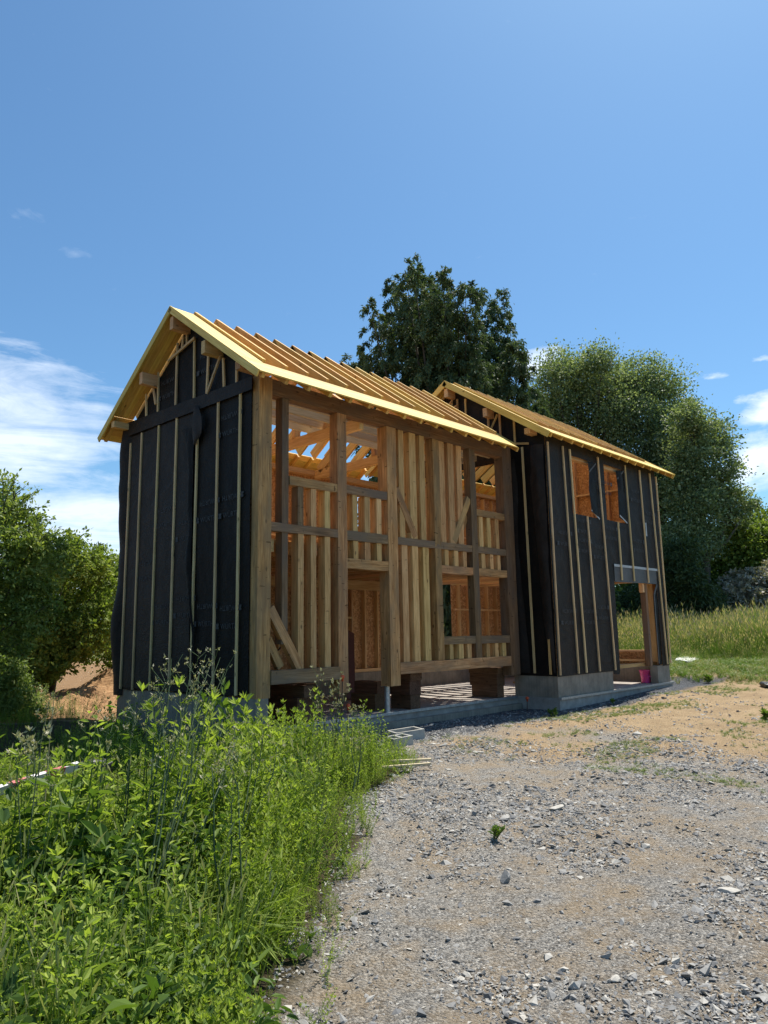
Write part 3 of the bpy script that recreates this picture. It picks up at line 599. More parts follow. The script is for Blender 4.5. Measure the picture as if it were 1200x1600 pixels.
# ================================================================ house two
H2 = thing('wrapped_timber_house', 'timber house wrapped in black membrane with vertical battens, far right one', 'house', (7.07, -0.79, 0))
Q = -0.79; X0 = 7.07; X1 = 12.65; YB2 = 4.13; YR2 = 1.67; YE2 = -1.136
S2 = (7.295-5.45)/(YR2-YE2)
def zr2(y): return 5.45+0.10+S2*((y-YE2) if y <= YR2 else (2*YR2-YE2-y))
YBE2 = 2*YR2-YE2
bb('plinth', X0, X0+.2, Q+.002, 0.27, -0.1, 0.445, CONC, H2, bev=.006)
bb('plinth', X0+.202, 9.5, Q, Q+.2, -0.04, 0.443, CONC, H2, bev=.006)
bb('plinth', 11.93, X1, Q, Q+.2, -0.04, 0.443, CONC, H2, bev=.006)
bb('plinth', X1-.2, X1-.002, Q+.202, YB2, -0.04, 0.441, CONC, H2, bev=.006)
bb('plinth', X0, X1-.202, YB2-.2, YB2-.003, -0.04, 0.44, CONC, H2, bev=.006)
def sheet_holes(name, xs, zs, holes, ypl, mat, parent, wav=0.0, seed=0, step=0.12):
    def fine(a_, lo, hi):
        pts = sorted({lo, hi, *[v for v in a_ if lo < v < hi]}); out = []
        for p, q in zip(pts[:-1], pts[1:]):
            n = max(1, int(round((q-p)/step))); out += [p+(q-p)*i/n for i in range(n)]
        return out+[hi]
    hx = [h for H in holes for h in H[:2]]; hz = [h for H in holes for h in H[2:]]
    X = fine(hx, *xs); Z = fine(hz, *zs); V = []; F_ = []
    for x in X:
        for z in Z:
            d = wav*(abs(noise.noise(Vector((x*2.3+seed, z*0.9, seed))))+0.4*abs(noise.noise(Vector((x*6, z*2, seed)))))
            V.append((x, ypl-d, z))
    for i in range(len(X)-1):
        for j in range(len(Z)-1):
            cx_ = (X[i]+X[i+1])/2; cz_ = (Z[j]+Z[j+1])/2
            if any(h[0] < cx_ < h[1] and h[2] < cz_ < h[3] for h in holes): continue
            a = i*len(Z)+j; F_.append((a, a+len(Z), a+len(Z)+1, a+1))
    return link(name, mesh_from(name, V, F_, True), mat, parent)
HOL = [(8.09, 9.30, 3.975, 5.32), (9.71, 10.76, 3.985, 5.36), (9.86, 12.24, -1, 2.52)]
mem2 = sheet_holes('membrane', (X0-.01, X1), (0.43, 5.66), HOL, Q-.008, MEMB2, H2, 0.018, 4)
sheet_holes('osb_panel', (X0+.02, X1-.02), (0.445, 5.5), HOL, Q+.03, OSB, H2)
# membrane hanging down left of the doorway
flap([(9.50, 0.43), (9.52, 0.36)], [(9.86, 0.43), (9.80, 0.34)], Q-.004, MEMB2, H2, .02, 3, 1, 'y')
flap([(9.88, 2.88), (9.88, 2.50)], [(12.25, 2.88), (12.22, 2.53)], Q-.012, FLAPG, H2, .015, 6, 1, 'y', 'lintel_flap')
bb('tape_strip', 9.87, 12.3, Q-.036, Q-.030, 2.87, 2.93, TAPE, H2, bev=0)
# flaps folded inside the two window openings
flap([(8.86, 5.30), (8.92, 5.0), (8.86, 4.6), (8.93, 4.1)], [(9.30, 5.32), (9.30, 5.0), (9.30, 4.6), (9.30, 3.98)], Q+.006, MEMB, H2, .05, 14, 9, 'y')
flap([(10.33, 5.30), (10.38, 5.0), (10.33, 4.6), (10.36, 4.1)], [(10.76, 5.35), (10.76, 5.0), (10.76, 4.6), (10.76, 3.98)], Q+.006, MEMB, H2, .05, 14, 19, 'y')
for x0, z0, x1, z1 in [(8.93, 5.05, 9.28, 5.30), (8.93, 4.14, 9.30, 3.96), (10.36, 5.08, 10.74, 5.34), (10.36, 4.16, 10.74, 4.0)]:
    beam('folded_edge', (x0, Q-.03, z0), (x1, Q-.03, z1), .035, .008, TAPE if z0 < 4.5 else FLAPG, H2, (0, 1, 0), bev=0)
beam('folded_edge', (12.02, Q-.02, 2.25), (12.24, Q-.02, 2.52), .07, .008, FLAPG, H2, (0, 1, 0), bev=0)
beam('folded_edge', (12.0, Q-.02, 0.5), (12.02, Q-.02, 2.26), .05, .008, FLAPG, H2, (0, 1, 0), bev=0)
flap([(12.03, 2.25), (12.0, 1.8), (12.06, 1.1), (12.05, 0.47)], [(12.26, 2.5), (12.26, 1.8), (12.26, 1.1), (12.26, 0.47)], Q+.02, MEMB, H2, .02, 10, 29, 'y')
for xt, zt, xb, zb in [(7.10, 5.45, 7.10, 0.46), (7.73, 5.46, 7.86, 0.46), (8.04, 5.44, 8.20, 0.46), (8.67, 3.96, 8.80, 0.46), (9.36, 5.47, 9.55, 0.45),
        (10.20, 3.97, 10.20, 2.55), (10.79, 5.49, 10.86, 2.55), (11.62, 5.49, 11.68, 2.54), (12.24, 5.49, 12.44, 0.46), (12.62, 5.46, 12.64, 0.48)]:
    beam('batten', (xb, Q-.052, zb), (xt, Q-.052, zt), .045, .027, BATT, H2, (0, 1, 0), bev=.002)
bb('tape_strip', 11.70, 11.76, Q-.07, Q-.067, 3.75, 4.1, TAPE, H2, bev=0)
# door framing and right gable with its opening
bb('sill_beam', 9.9, 12.62, Q+.22, Q+.42, 0.445, 0.52, STUD, H2, bev=.004)
bb('post', 11.68, 11.80, Q+.06, Q+.20, 0.446, 2.6, OAKG, H2, bev=.005)
bb('corner_block', 11.52, 11.62, Q+.05, Q+.15, 2.3, 2.6, PINE, H2, bev=.005)
bb('eave_beam', 7.12, 12.6, Q+.05, Q+.19, 5.28, 5.44, PINE, H2, bev=.005)
def gable_r(name, xpl, mat, holes, th=0.012):
    yy = sorted({Q+.02, YB2, *[h for H in holes for h in H[:2]], 0.5, 1.0, YR2, 2.3, 3.0, 3.6}); V = []; F_ = []
    zz = [0.445, 0.82, 1.4, 2.0, 2.62, 3.5, 4.6]
    for i, y in enumerate(yy):
        for z in zz: V.append((xpl, y, z))
        V.append((xpl, y, zr2(y)-.2))
    n = len(zz)+1
    for i in range(len(yy)-1):
        for j in range(n-1):
            cy_ = (yy[i]+yy[i+1])/2; cz_ = (zz[j]+(zz[j+1] if j+1 < len(zz) else 6))/2
            if any(h[0] < cy_ < h[1] and h[2] < cz_ < h[3] for h in holes): continue
            a = i*n+j; F_.append((a, a+n, a+n+1, a+1))
    o = link(name, mesh_from(name, V, F_), mat, H2)
    md = o.modifiers.new('thick', 'SOLIDIFY'); md.thickness = th; return o
RH = [(-0.22, 1.6, 0.82, 2.62)]
gable_r('osb_panel', X1-.06, OSB, RH); gable_r('membrane', X1-.02, MEMB, RH, 0.004)
for k in range(10):
    y = Q+.3+0.5*k
    if y > 4.0: break
    if -0.2 < y < 1.6: segs = [(2.7, zr2(y)-.3)]
    else: segs = [(0.45, zr2(y)-.3)]
    for z0, z1 in segs: bb('wall_stud', X1-.19, X1-.075, y-.0225, y+.0225, z0, z1, PINE, H2, bev=.002)
bb('post', X1-.24, X1-.076, -0.60, -0.28, 0.446, 2.9, PINE, H2, bev=.004)
for z in (0.53, 0.77, 2.62, 4.3, 5.2): bb('cross_rail', X1-.2, X1-.077, -0.26, 4.0, z, z+.05, PINE, H2, bev=.002)
# back wall of house two
def osb2(x0, x1, z0, z1): return bb('osb_panel', x0, x1, YB2-.03, YB2-.018, z0, z1, OSB, H2, bev=0)
osb2(7.07, 8.38, 0.445, 5.4); osb2(8.382, 9.75, 3.0, 5.4); osb2(9.752, 12.6, 0.445, 5.4)
for k in range(13):
    x = 7.3+0.45*k
    if x > 12.5: break
    z0 = 0.45 if not 8.38 < x < 9.75 else 3.02
    bb('wall_stud', x-.0225, x+.0225, YB2-.15, YB2-.032, z0, 5.35, PINE, H2, bev=.002)
bb('cross_rail', 9.75, 12.4, YB2-.18, YB2-.151, 1.98, 2.03, PINE, H2, bev=.002)
bb('wall_plate', 7.1, 12.6, YB2-.18, YB2-.02, 5.402, 5.5, PINE, H2, bev=.002)
bb('cross_rail', 7.1, 12.4, YB2-.18, YB2-.151, 4.05, 4.10, PINE, H2, bev=.002)
for k in range(12):
    x = 7.4+0.45*k; bb('floor_joist', x-.03, x+.03, Q+.2, YB2-.16, 2.68, 2.88, PINE, H2, bev=.003)
# left gable of house two: full height beside the front, above roof one elsewhere
def zt2(y): return zr2(y)-0.13
gable_sheet('membrane', X0-.012, 0, MEMB, H2, Q, 0.24, lambda y: 0.44, zt2, 14, 60, .02, 11)
gable_sheet('membrane', X0-.012, 0, MEMB2, H2, 0.242, YB2, lambda y: 5.2, zt2, 40, 14, .015, 12)
gable_sheet('osb_panel', X0+.03, 0, OSB, H2, Q, 0.24, lambda y: 0.45, zt2, 4, 4)
gable_sheet('osb_panel', X0+.03, 0, OSB, H2, 0.242, YB2, lambda y: 5.2, zt2, 12, 2)
flap([(-0.46, 5.42), (-0.42, 4.5), (-0.50, 3.1), (-0.56, 1.6), (-0.72, 0.60)], [(-0.77, 5.4), (-0.77, 4.5), (-0.77, 3.1), (-0.77, 1.6), (-0.79, 0.5)], X0-.03, MEMB2, H2, .07, 26, 31)
flap([(0.2, 5.2), (0.2, 4.5), (0.2, 3.1), (0.2, 1.6), (0.2, 0.5)], [(-0.04, 5.2), (-0.08, 4.5), (-0.02, 3.1), (-0.12, 1.6), (-0.18, 0.5)], X0-.03, MEMB2, H2, .06, 26, 41)
for y, z0, z1 in [(-0.30, 0.50, 5.42), (-0.68, 0.48, 1.2), (1.67, 6.62, 6.95), (1.50, 6.5, 6.95), (1.26, 6.1, 6.9), (0.62, 5.9, 6.4), (0.30, 5.72, 6.35), (-0.08, 5.55, 6.12), (2.1, 6.4, 6.85), (2.6, 6.1, 6.5)]:
    beam('batten', (X0-.085, y, z0), (X0-.085, y+(.04 if z1-z0 > 3 else 0), z1), .045, .027, BATT if z1-z0 > 3 else STUD, H2, (1, 0, 0), bev=.002)
for (y0, z0, y1, z1) in [(-.45, 5.46, 0.62, 5.66), (0.62, 5.86, 0.34, 6.3), (2.0, 6.66, 1.62, 6.95), (1.72, 6.72, 1.50, 6.78)]:
    beam('batten', (X0-.115, y0, z0), (X0-.115, y1, z1), .045, .027, STUD, H2, (1, 0, 0), bev=.002)
XR2 = [7.12+0.45*k for k in range(13)]
for x in XR2: rafter_pair(x, H2, zr2, -0.62, YR2-.012, YBE2-.55, s=S2)
for k in range(15):
    x = 6.86+0.45*k
    for sgn in (0, 1):
        ya, yb = (YE2+.03, -0.66) if sgn == 0 else (YBE2-.03, YBE2-.5)
        n_ = Vector((0, -S2 if sgn == 0 else S2, 1)).normalized()
        pa = Vector((x, ya, zr2(ya)-.026))-n_*0.045; pb = Vector((x, yb, zr2(yb)-.026))-n_*0.045
        beam('rafter_tail', pa, pb, 0.06, 0.085, RAFT, H2, n_, bev=.003)
board_x(H2, 6.74, 13.2, YE2, -0.68, zr2, S2, 3)
board_x(H2, 6.74, 13.2, YBE2, YBE2-.45, zr2, -S2, 3)
board_s(H2, 6.74, 7.07, -0.672, YR2-.012, zr2, S2, 3); board_s(H2, 6.74, 7.07, YBE2-.46, YR2+.012, zr2, -S2, 3)
board_s(H2, 12.66, 13.19, -0.672, YR2-.012, zr2, S2, 4)
for (ya, yb, n_) in ((YE2, YR2, Vector((0, -S2, 1)).normalized()), (YBE2, YR2+.004, Vector((0, S2, 1)).normalized())):
    for x in (6.724, 13.215):
        pa = Vector((x, ya, zr2(ya)))-n_*0.06; pb = Vector((x, yb, zr2(yb)))-n_*0.06
        beam('verge_board', pa, pb, 0.024, 0.14, DECK, H2, n_, bev=.002)
bb('ridge_purlin', 6.76, 13.1, YR2-.055, YR2+.055, zr2(YR2)-.40, zr2(YR2)-.19, PINE, H2, bev=.005)
for y in (0.55, 2.8): bb('purlin', 6.76, 13.1, y-.055, y+.055, zr2(y)-.40, zr2(y)-.20, PINE, H2, bev=.005)
bb('purlin', 6.76, 7.05, -.62, -.48, zr2(-.62)-.26, zr2(-.62)-.13, STUD, H2, bev=.005)

# writing on the membranes
def text_mesh(s, size):
    cu = bpy.data.curves.new('t', 'FONT'); cu.body = s; cu.size = size; cu.extrude = 0.0006; cu.space_character = 1.05; cu.resolution_u = 3
    o_ = bpy.data.objects.new('t', cu); col.objects.link(o_); bpy.context.view_layer.update()
    me_ = bpy.data.meshes.new_from_object(o_.evaluated_get(bpy.context.evaluated_depsgraph_get())); bpy.data.objects.remove(o_); bpy.data.curves.remove(cu); return me_
TM = text_mesh('W\u00dcRTH', 0.12)
def logo_mesh():
    V = []; F_ = []
    for (x0, x1, z0, z1) in [(-.13, -.045, .052, .085), (-.13, -.045, .0, .033), (-.115, -.06, .033, .052)]:
        a = len(V); V += [(x0, z0, 0), (x1, z0, 0), (x1, z1, 0), (x0, z1, 0)]; F_.append((a, a+1, a+2, a+3))
    return mesh_from('emblem', V, F_)
LM = logo_mesh()
TM.materials.append(PRINT); LM.materials.append(PRINT)
def put_print(par, plane, off, h_, z, flip):
    """plane 'x': on a gable, reading direction -y; plane 'y': on a facade, reading direction +x"""
    for me_, n_ in ((TM, 'printed_word'), (LM, 'printed_emblem')):
        o_ = bpy.data.objects.new(n_, me_); col.objects.link(o_); o_.parent = par
        if plane == 'x': B = Matrix(((0, 0, -1), (-1, 0, 0), (0, 1, 0))); L_ = Vector((off, h_, z))
        else: B = Matrix(((1, 0, 0), (0, 0, -1), (0, 1, 0))); L_ = Vector((h_, off, z))
        M = B.to_4x4()
        if flip: M = M @ Matrix.Rotation(math.pi, 4, 'Z')
        M.translation = L_; o_.matrix_basis = M
r3 = random.Random(5)
for y, z in [(1.52, 3.25), (0.86, 3.25), (1.52, 1.55), (0.86, 1.5), (0.92, 4.6), (2.86, 3.3), (2.2, 3.0), (2.9, 1.6), (3.5, 2.4), (1.62, 5.85), (2.9, 5.7), (2.2, 1.7)]:
    yj = y+r3.uniform(-.03, .03)
    put_print(mem1, 'x', -0.044, yj, z, False); put_print(mem1, 'x', -0.044, yj-.42, z+.36, True)
for x, z in [(7.40, 1.5), (8.32, 1.5), (8.92, 1.6), (7.42, 3.2), (8.3, 3.1), (9.0, 3.0), (8.32, 3.55), (9.62, 3.5), (11.1, 3.3), (11.9, 4.1), (11.15, 4.6), (9.5, 4.6)]:
    put_print(mem2, 'y', Q-.042, x, z, False); put_print(mem2, 'y', Q-.042, x+.4, z+.33, True)
# ================================================================ loose things about the houses
def block(name, x0, x1, y0, y1, z0, z1, label, mat=DARKW, group='timber sleepers propping the frame', rz=0.0):
    c = Vector(((x0+x1)/2, (y0+y1)/2, (z0+z1)/2)); d = (x1-x0, y1-y0, z1-z0)
    me_ = boxmesh(d[0], d[2], d[1], .008, .004, 4); o_ = bpy.data.objects.new(name, me_); col.objects.link(o_); me_.materials.append(mat)
    M = Matrix(((1, 0, 0), (0, 0, -1), (0, 1, 0))).to_4x4(); M = Matrix.Rotation(rz, 4, 'Z') @ M; M.translation = c; o_.matrix_basis = M
    tag(o_, label, 'timber block', group); return o_
block('timber_block', .93, 1.17, .16, 1.0, .005, .21, 'brown sleeper on the slab, bottom of the stack under the short grey sill', rz=.03)
block('timber_block', .90, 1.10, .12, .95, .214, .42, 'brown sleeper in the middle of the stack under the short grey sill', rz=-.05)
block('timber_block', .94, 1.14, .04, .9, .424, .60, 'lighter brown sleeper topping the stack under the short grey sill')
block('timber_block', .3, .50, .5, 1.4, .455, .655, 'dark sleeper on the concrete plinth just behind the left corner post')
block('timber_block', 1.30, 1.52, .45, 1.3, .005, .32, 'dark thick block on the slab, right of the left timber stack, lower one')
block('timber_block', 1.28, 1.50, .40, 1.25, .324, .60, 'dark thick block on the slab, right of the left timber stack, upper one', rz=.04)
block('timber_block', 3.66, 3.93, .26, .75, .005, .26, 'dark sleeper with pale end, lowest of the stack beside the steel prop')
block('timber_block', 3.60, 3.93, .24, .8, .264, .52, 'dark sleeper in the middle of the stack beside the steel prop', rz=.05)
block('timber_block', 3.58, 3.90, .18, .8, .524, .66, 'thin dark board topping the stack beside the steel prop')
block('timber_block', 3.10, 3.36, .62, 1.25, .005, .30, 'dark sleeper on the slab directly behind the steel prop, lower one')
block('timber_block', 3.14, 3.34, .60, 1.2, .304, .52, 'dark sleeper on the slab directly behind the steel prop, upper one')
block('timber_block', 6.42, 6.66, .28, .95, .005, .25, 'long brown sleeper, lowest of the stack under the right end of the sill')
block('timber_block', 6.42, 6.68, .26, 1.0, .254, .50, 'long brown sleeper in the middle of the stack under the right end of the sill', rz=-.04)
block('timber_block', 6.40, 6.80, .24, 1.0, .504, .62, 'thin brown board wedged on top of the stack under the right end of the sill')
# steel prop
pr = thing('steel_prop', 'round grey steel prop with plates carrying the oak post right of the doorway', 'prop', (3.02, .27, 0))
V_, F_ = tube([(3.02, .24, .01), (3.02, .24, .46)], .05, 16); link('tube', mesh_from('tube', V_, F_, True), STEEL, pr)
bb('plate', 2.94, 3.10, .21, .32, .001, .012, STEEL, pr, bev=.002); bb('plate', 2.94, 3.10, .16, .32, .458, .47, STEEL, pr, bev=.002)
# pink bucket
bk = thing('bucket', 'pink plastic bucket standing on the slab in the wide doorway of the far house', 'bucket', (12.02, -.42, 0.001))
V_ = []; F_ = []
prof = [(.0, .004), (.105, .004), (.112, .02), (.145, .30), (.162, .30), (.166, .325), (.150, .33), (.140, .30), (.104, .02), (0, .018)]
n_s = 28
for r_, z_ in prof:
    for s in range(n_s): a_ = 2*math.pi*s/n_s; V_.append((12.02+r_*math.cos(a_), -.42+r_*math.sin(a_), z_))
for i in range(len(prof)-1):
    for s in range(n_s): F_.append((i*n_s+s, i*n_s+(s+1) % n_s, (i+1)*n_s+(s+1) % n_s, (i+1)*n_s+s))
link('bucket_body', mesh_from('bucket_body', V_, F_, True), PINK, bk)
pts = [(12.02+.155*math.sin(a_)*.9-.07*math.cos(a_)-.07, -.42-.155*math.sin(a_)*.9-.07*math.cos(a_)-.07, .30-.13*math.cos(a_)) for a_ in [(-1.45+2.9*i/16) for i in range(17)]]
V_, F_ = tube(pts, .006, 6); link('handle', mesh_from('handle', V_, F_, True), PINK, bk)
# panels leaning inside
o_ = beam('leaning_board', (4.35, 2.6, 0.01), (4.9, 3.2, 1.45), .32, .03, simple('red_brown_board', (.11, .035, .025), .6, var=.2), None, (0, 1, 0)); tag(o_, 'red brown board leaning inside the doorway of the open frame', 'board')
o_ = beam('iron_bar', (2.6, 3.6, .62), (3.45, 3.6, 1.25), .03, .03, RUST, None, (0, 1, 0), bev=.002); tag(o_, 'thin dark bar leaning against the back wall seen through the doorway', 'bar')
o_ = bb('stacked_board', 10.2, 12.2, 2.2, 2.45, .005, .05, PINE, None); tag(o_, 'orange plank lying on the slab inside the far house', 'plank')
# rebar caps
def capbar(x, y, top, label, h_=0.5, tilt=.03):
    t_ = thing('capped_rod', label, 'rod', (x, y, gz(x, y)), None)
    V_, F_ = tube([(x, y, gz(x, y)-.05), (x+tilt, y, top)], .009, 6); link('rod', mesh_from('rod', V_, F_, True), RUST, t_)
    pf = [(.0, .055), (.022, .05), (.034, .03), (.036, 0.005), (.02, 0), (.017, -.045), (.01, -.045)]
    V_ = []; F_ = []
    for r_, z_ in pf:
        for s in range(12): a_ = 2*math.pi*s/12; V_.append((x+tilt+r_*math.cos(a_), y+r_*math.sin(a_), top+z_))
    for i in range(len(pf)-1):
        for s in range(12): F_.append((i*12+s, i*12+(s+1) % 12, (i+1)*12+(s+1) % 12, (i+1)*12+s))
    link('cap', mesh_from('cap', V_, F_, True), REDC, t_)
capbar(1.41, -.3, .70, 'taller iron rod with orange red safety cap before the left doorway post')
capbar(1.53, -.3, .25, 'shorter iron rod with orange red safety cap before the left doorway post')
capbar(6.70, -.25, -.02, 'low iron rod with red cap beside the concrete plinth of the wrapped house', tilt=.02)
# hollow concrete blocks
def hollow(x, y, L_, w_, h_, rz, label, cells=1):
    z0 = gz(x, y)-.01; bm = bmesh.new()
    def bx(a0, a1, b0, b1, c0, c1):
        vs = [bm.verts.new((p, q, r_)) for r_ in (c0, c1) for q in (b0, b1) for p in (a0, a1)]
        for f in ((0, 2, 3, 1), (4, 5, 7, 6), (0, 1, 5, 4), (2, 6, 7, 3), (0, 4, 6, 2), (1, 3, 7, 5)): bm.faces.new([vs[i] for i in f])
    tk = .035; bx(-L_/2, L_/2, -w_/2, -w_/2+tk, 0, h_); bx(-L_/2, L_/2, w_/2-tk, w_/2, 0, h_)
    xs_ = [-L_/2, L_/2-tk]+([-tk/2] if cells == 2 else [])
    for x_ in xs_: bx(x_, x_+tk, -w_/2+tk+.001, w_/2-tk-.001, 0, h_-.002)
    bx(-L_/2+tk+.001, L_/2-tk-.001, -w_/2+tk+.001, w_/2-tk-.001, .01, .03)
    me_ = bpy.data.meshes.new('concrete_block'); bmesh.ops.recalc_face_normals(bm, faces=bm.faces); bm.to_mesh(me_); bm.free()
    o_ = bpy.data.objects.new('concrete_block', me_); col.objects.link(o_); me_.materials.append(BLOCKM); o_.location = (x, y, z0); o_.rotation_euler = (R(2), R(-3), rz); tag(o_, label, 'concrete block')
hollow(1.42, -1.50, .36, .24, .14, R(-8), 'pale concrete block on the gravel at the edge of the weeds, the nearer one', 2)
hollow(2.0, -1.12, .50, .30, .17, R(-16), 'open hollow concrete block on the gravel behind a smaller pale one')
# laths and plank
for (p0, p1, lb) in [((-.02, -2.68, .05), (.40, -2.98, .05), 'upper pale wooden lath lying in the grass beside the gravel'), ((-.34, -2.86, .04), (.16, -3.17, .05), 'lower pale wooden lath lying in the grass beside the gravel')]:
    p0 = Vector(p0); p1 = Vector(p1); p0.z = gz(p0.x, p0.y)+.09; p1.z = gz(p1.x, p1.y)+.07
    o_ = beam('wooden_lath', p0, p1, .045, .022, LATH, None, bev=.002); tag(o_, lb, 'lath')
m, t, b, o = new_mat('red_white_stripes')
v = coords(t, (1, 1, 1), False); s_ = t.nodes.new('ShaderNodeSeparateXYZ'); t.links.new(v, s_.inputs[0])
st = mth(t, 'GREATER_THAN', mth(t, 'FRACT', mth(t, 'MULTIPLY', mth(t, 'ADD', s_.outputs[2], mth(t, 'MULTIPLY', s_.outputs[0], .9)), 2.6)), .5)
t.links.new(mixc_(t, st, (0.62, 0.58, 0.56), (0.50, 0.13, 0.12)), b.inputs['Base Color']); b.inputs['Roughness'].default_value = .45
SP0 = Vector((-4.85, -3.30, .325)); SP1 = Vector((-3.86, -2.80, .365))
o_ = beam('barrier_plank', SP0, SP1, .03, .07, m, None, (0, -.5, 1), bev=.006, warp=.002, seg=4); tag(o_, 'red and white striped barrier plank lying in the weeds at the left edge', 'barrier plank')
def slabstone(name, x, y, z, L_, w_, h_, label, cat, mat, rz=0):
    bm = bmesh.new(); bmesh.ops.create_icosphere(bm, subdivisions=3, radius=1)
    sd = x*7+y*3
    for v_ in bm.verts:
        n_ = noise.noise(v_.co*1.7+Vector((sd, 0, 0)))*.22; k = 1+n_
        q = [math.copysign(abs(c_)**.6, c_)*k for c_ in v_.co]; v_.co = Vector((q[0]*L_/2, q[1]*w_/2, q[2]*h_/2))
    me_ = bpy.data.meshes.new(name); bm.to_mesh(me_); bm.free()
    o_ = bpy.data.objects.new(name, me_); col.objects.link(o_); me_.materials.append(mat); o_.location = (x, y, z); o_.rotation_euler = (rng.uniform(-.15, .15), rng.uniform(-.15, .15), rz); tag(o_, label, cat); return o_
slabstone('white_sheet', 18.6, 1.05, gz(18.6, 1.05)+.08, 1.1, .7, .12, 'crumpled white sheet lying in the grass right of the far house', 'sheet', WHITE)
slabstone('black_hose', 12.9, -3.05, gz(12.9, -3.05)+.06, .7, .25, .14, 'small black plastic heap on the bare earth at the right edge', 'plastic heap', BLACKP, .5)
slabstone('tarpaulin_bundle', -2.85, -1.0, gz(-2.85, -1.0)+.25, .35, .25, .22, 'dark grey plastic bundle half hidden in the weeds left of the house', 'bundle', BLACKP)

# ================================================================ stones
def stonemat(name, c1, c2, c3):
    m, t, b, o = new_mat(name); at = t.nodes.new('ShaderNodeAttribute'); at.attribute_name = 'hue'
    n = nz(t, coords(t, (1, 1, 1)), 30, 5, .65)
    c = ramp(t, at.outputs['Fac'], [(0, c1), (.5, c2), (.92, c3), (1, tuple(min(1, x*1.5) for x in c3))])
    t.links.new(mixc_(t, .5, c, ramp(t, n, [(.3, (.5, .5, .5)), (.7, (1, 1, 1))]), 'MULTIPLY'), b.inputs['Base Color']); b.inputs['Roughness'].default_value = .8; bump(t, b, n, .4, .01); return m
STONE = stonemat('crushed_stone', (0.14, 0.14, 0.14), (0.33, 0.315, 0.29), (0.52, 0.48, 0.41))
nr = np.random.default_rng(21)
def stone_templates(k, sub=1):
    out = []
    for i in range(k):
        bm = bmesh.new(); bmesh.ops.create_icosphere(bm, subdivisions=sub, radius=1)
        for v_ in bm.verts:
            v_.co *= 1+.35*noise.noise(v_.co*1.3+Vector((i*9.1, 0, 0)))
        for c_ in range(11):     # chop flat faces off so that it reads as crushed rock
            n_ = Vector((nr.normal(), nr.normal(), nr.normal())).normalized(); dd = .42+.28*nr.random()
            for v_ in bm.verts:
                s_ = v_.co.dot(n_)
                if s_ > dd: v_.co -= n_*(s_-dd)
        bm.verts.index_update(); out.append((np.array([v_.co[:] for v_ in bm.verts]), np.array([[v_.index for v_ in f.verts] for f in bm.faces]))); bm.free()
    return out
STT = stone_templates(12)
def rotm(a_, b_, c_):
    ca, sa, cb, sb, cc, sc = np.cos(a_), np.sin(a_), np.cos(b_), np.sin(b_), np.cos(c_), np.sin(c_)
    Rz = np.stack([ca, -sa, 0*ca, sa, ca, 0*ca, 0*ca, 0*ca, 1+0*ca], -1).reshape(-1, 3, 3)
    Ry = np.stack([cb, 0*cb, sb, 0*cb, 1+0*cb, 0*cb, -sb, 0*cb, cb], -1).reshape(-1, 3, 3)
    Rx = np.stack([1+0*cc, 0*cc, 0*cc, 0*cc, cc, -sc, 0*cc, sc, cc], -1).reshape(-1, 3, 3)
    return Rz@Ry@Rx
def scatter_mesh(name, T_, P_, S_, Rt, hue):
    VV = []; FF = []; HH = []; off = 0; tid = nr.integers(0, len(T_), len(P_))
    for k in range(len(T_)):
        sel = np.where(tid == k)[0]
        if not len(sel): continue
        tv, tf = T_[k]; v_ = np.einsum('nij,nkj->nki', Rt[sel], tv[None]*S_[sel][:, None, :])+P_[sel][:, None, :]
        f_ = tf[None]+(np.arange(len(sel))*len(tv))[:, None, None]+off
        VV.append(v_.reshape(-1, 3)); FF.append(f_.reshape(-1, tf.shape[1])); HH.append(np.repeat(hue[sel], len(tf))); off += v_.shape[0]*v_.shape[1]
    return np_mesh(name, np.concatenate(VV), np.concatenate(FF), np.concatenate(HH))
def in_yard(x, y):
    ok = (x > edge_x(y)-.15)
    ok &= ~((x > -.1) & (x < 7.1) & (y > .0)); ok &= ~((x > 7.0) & (x < 12.8) & (y > -.85)); ok &= y < 4
    return ok
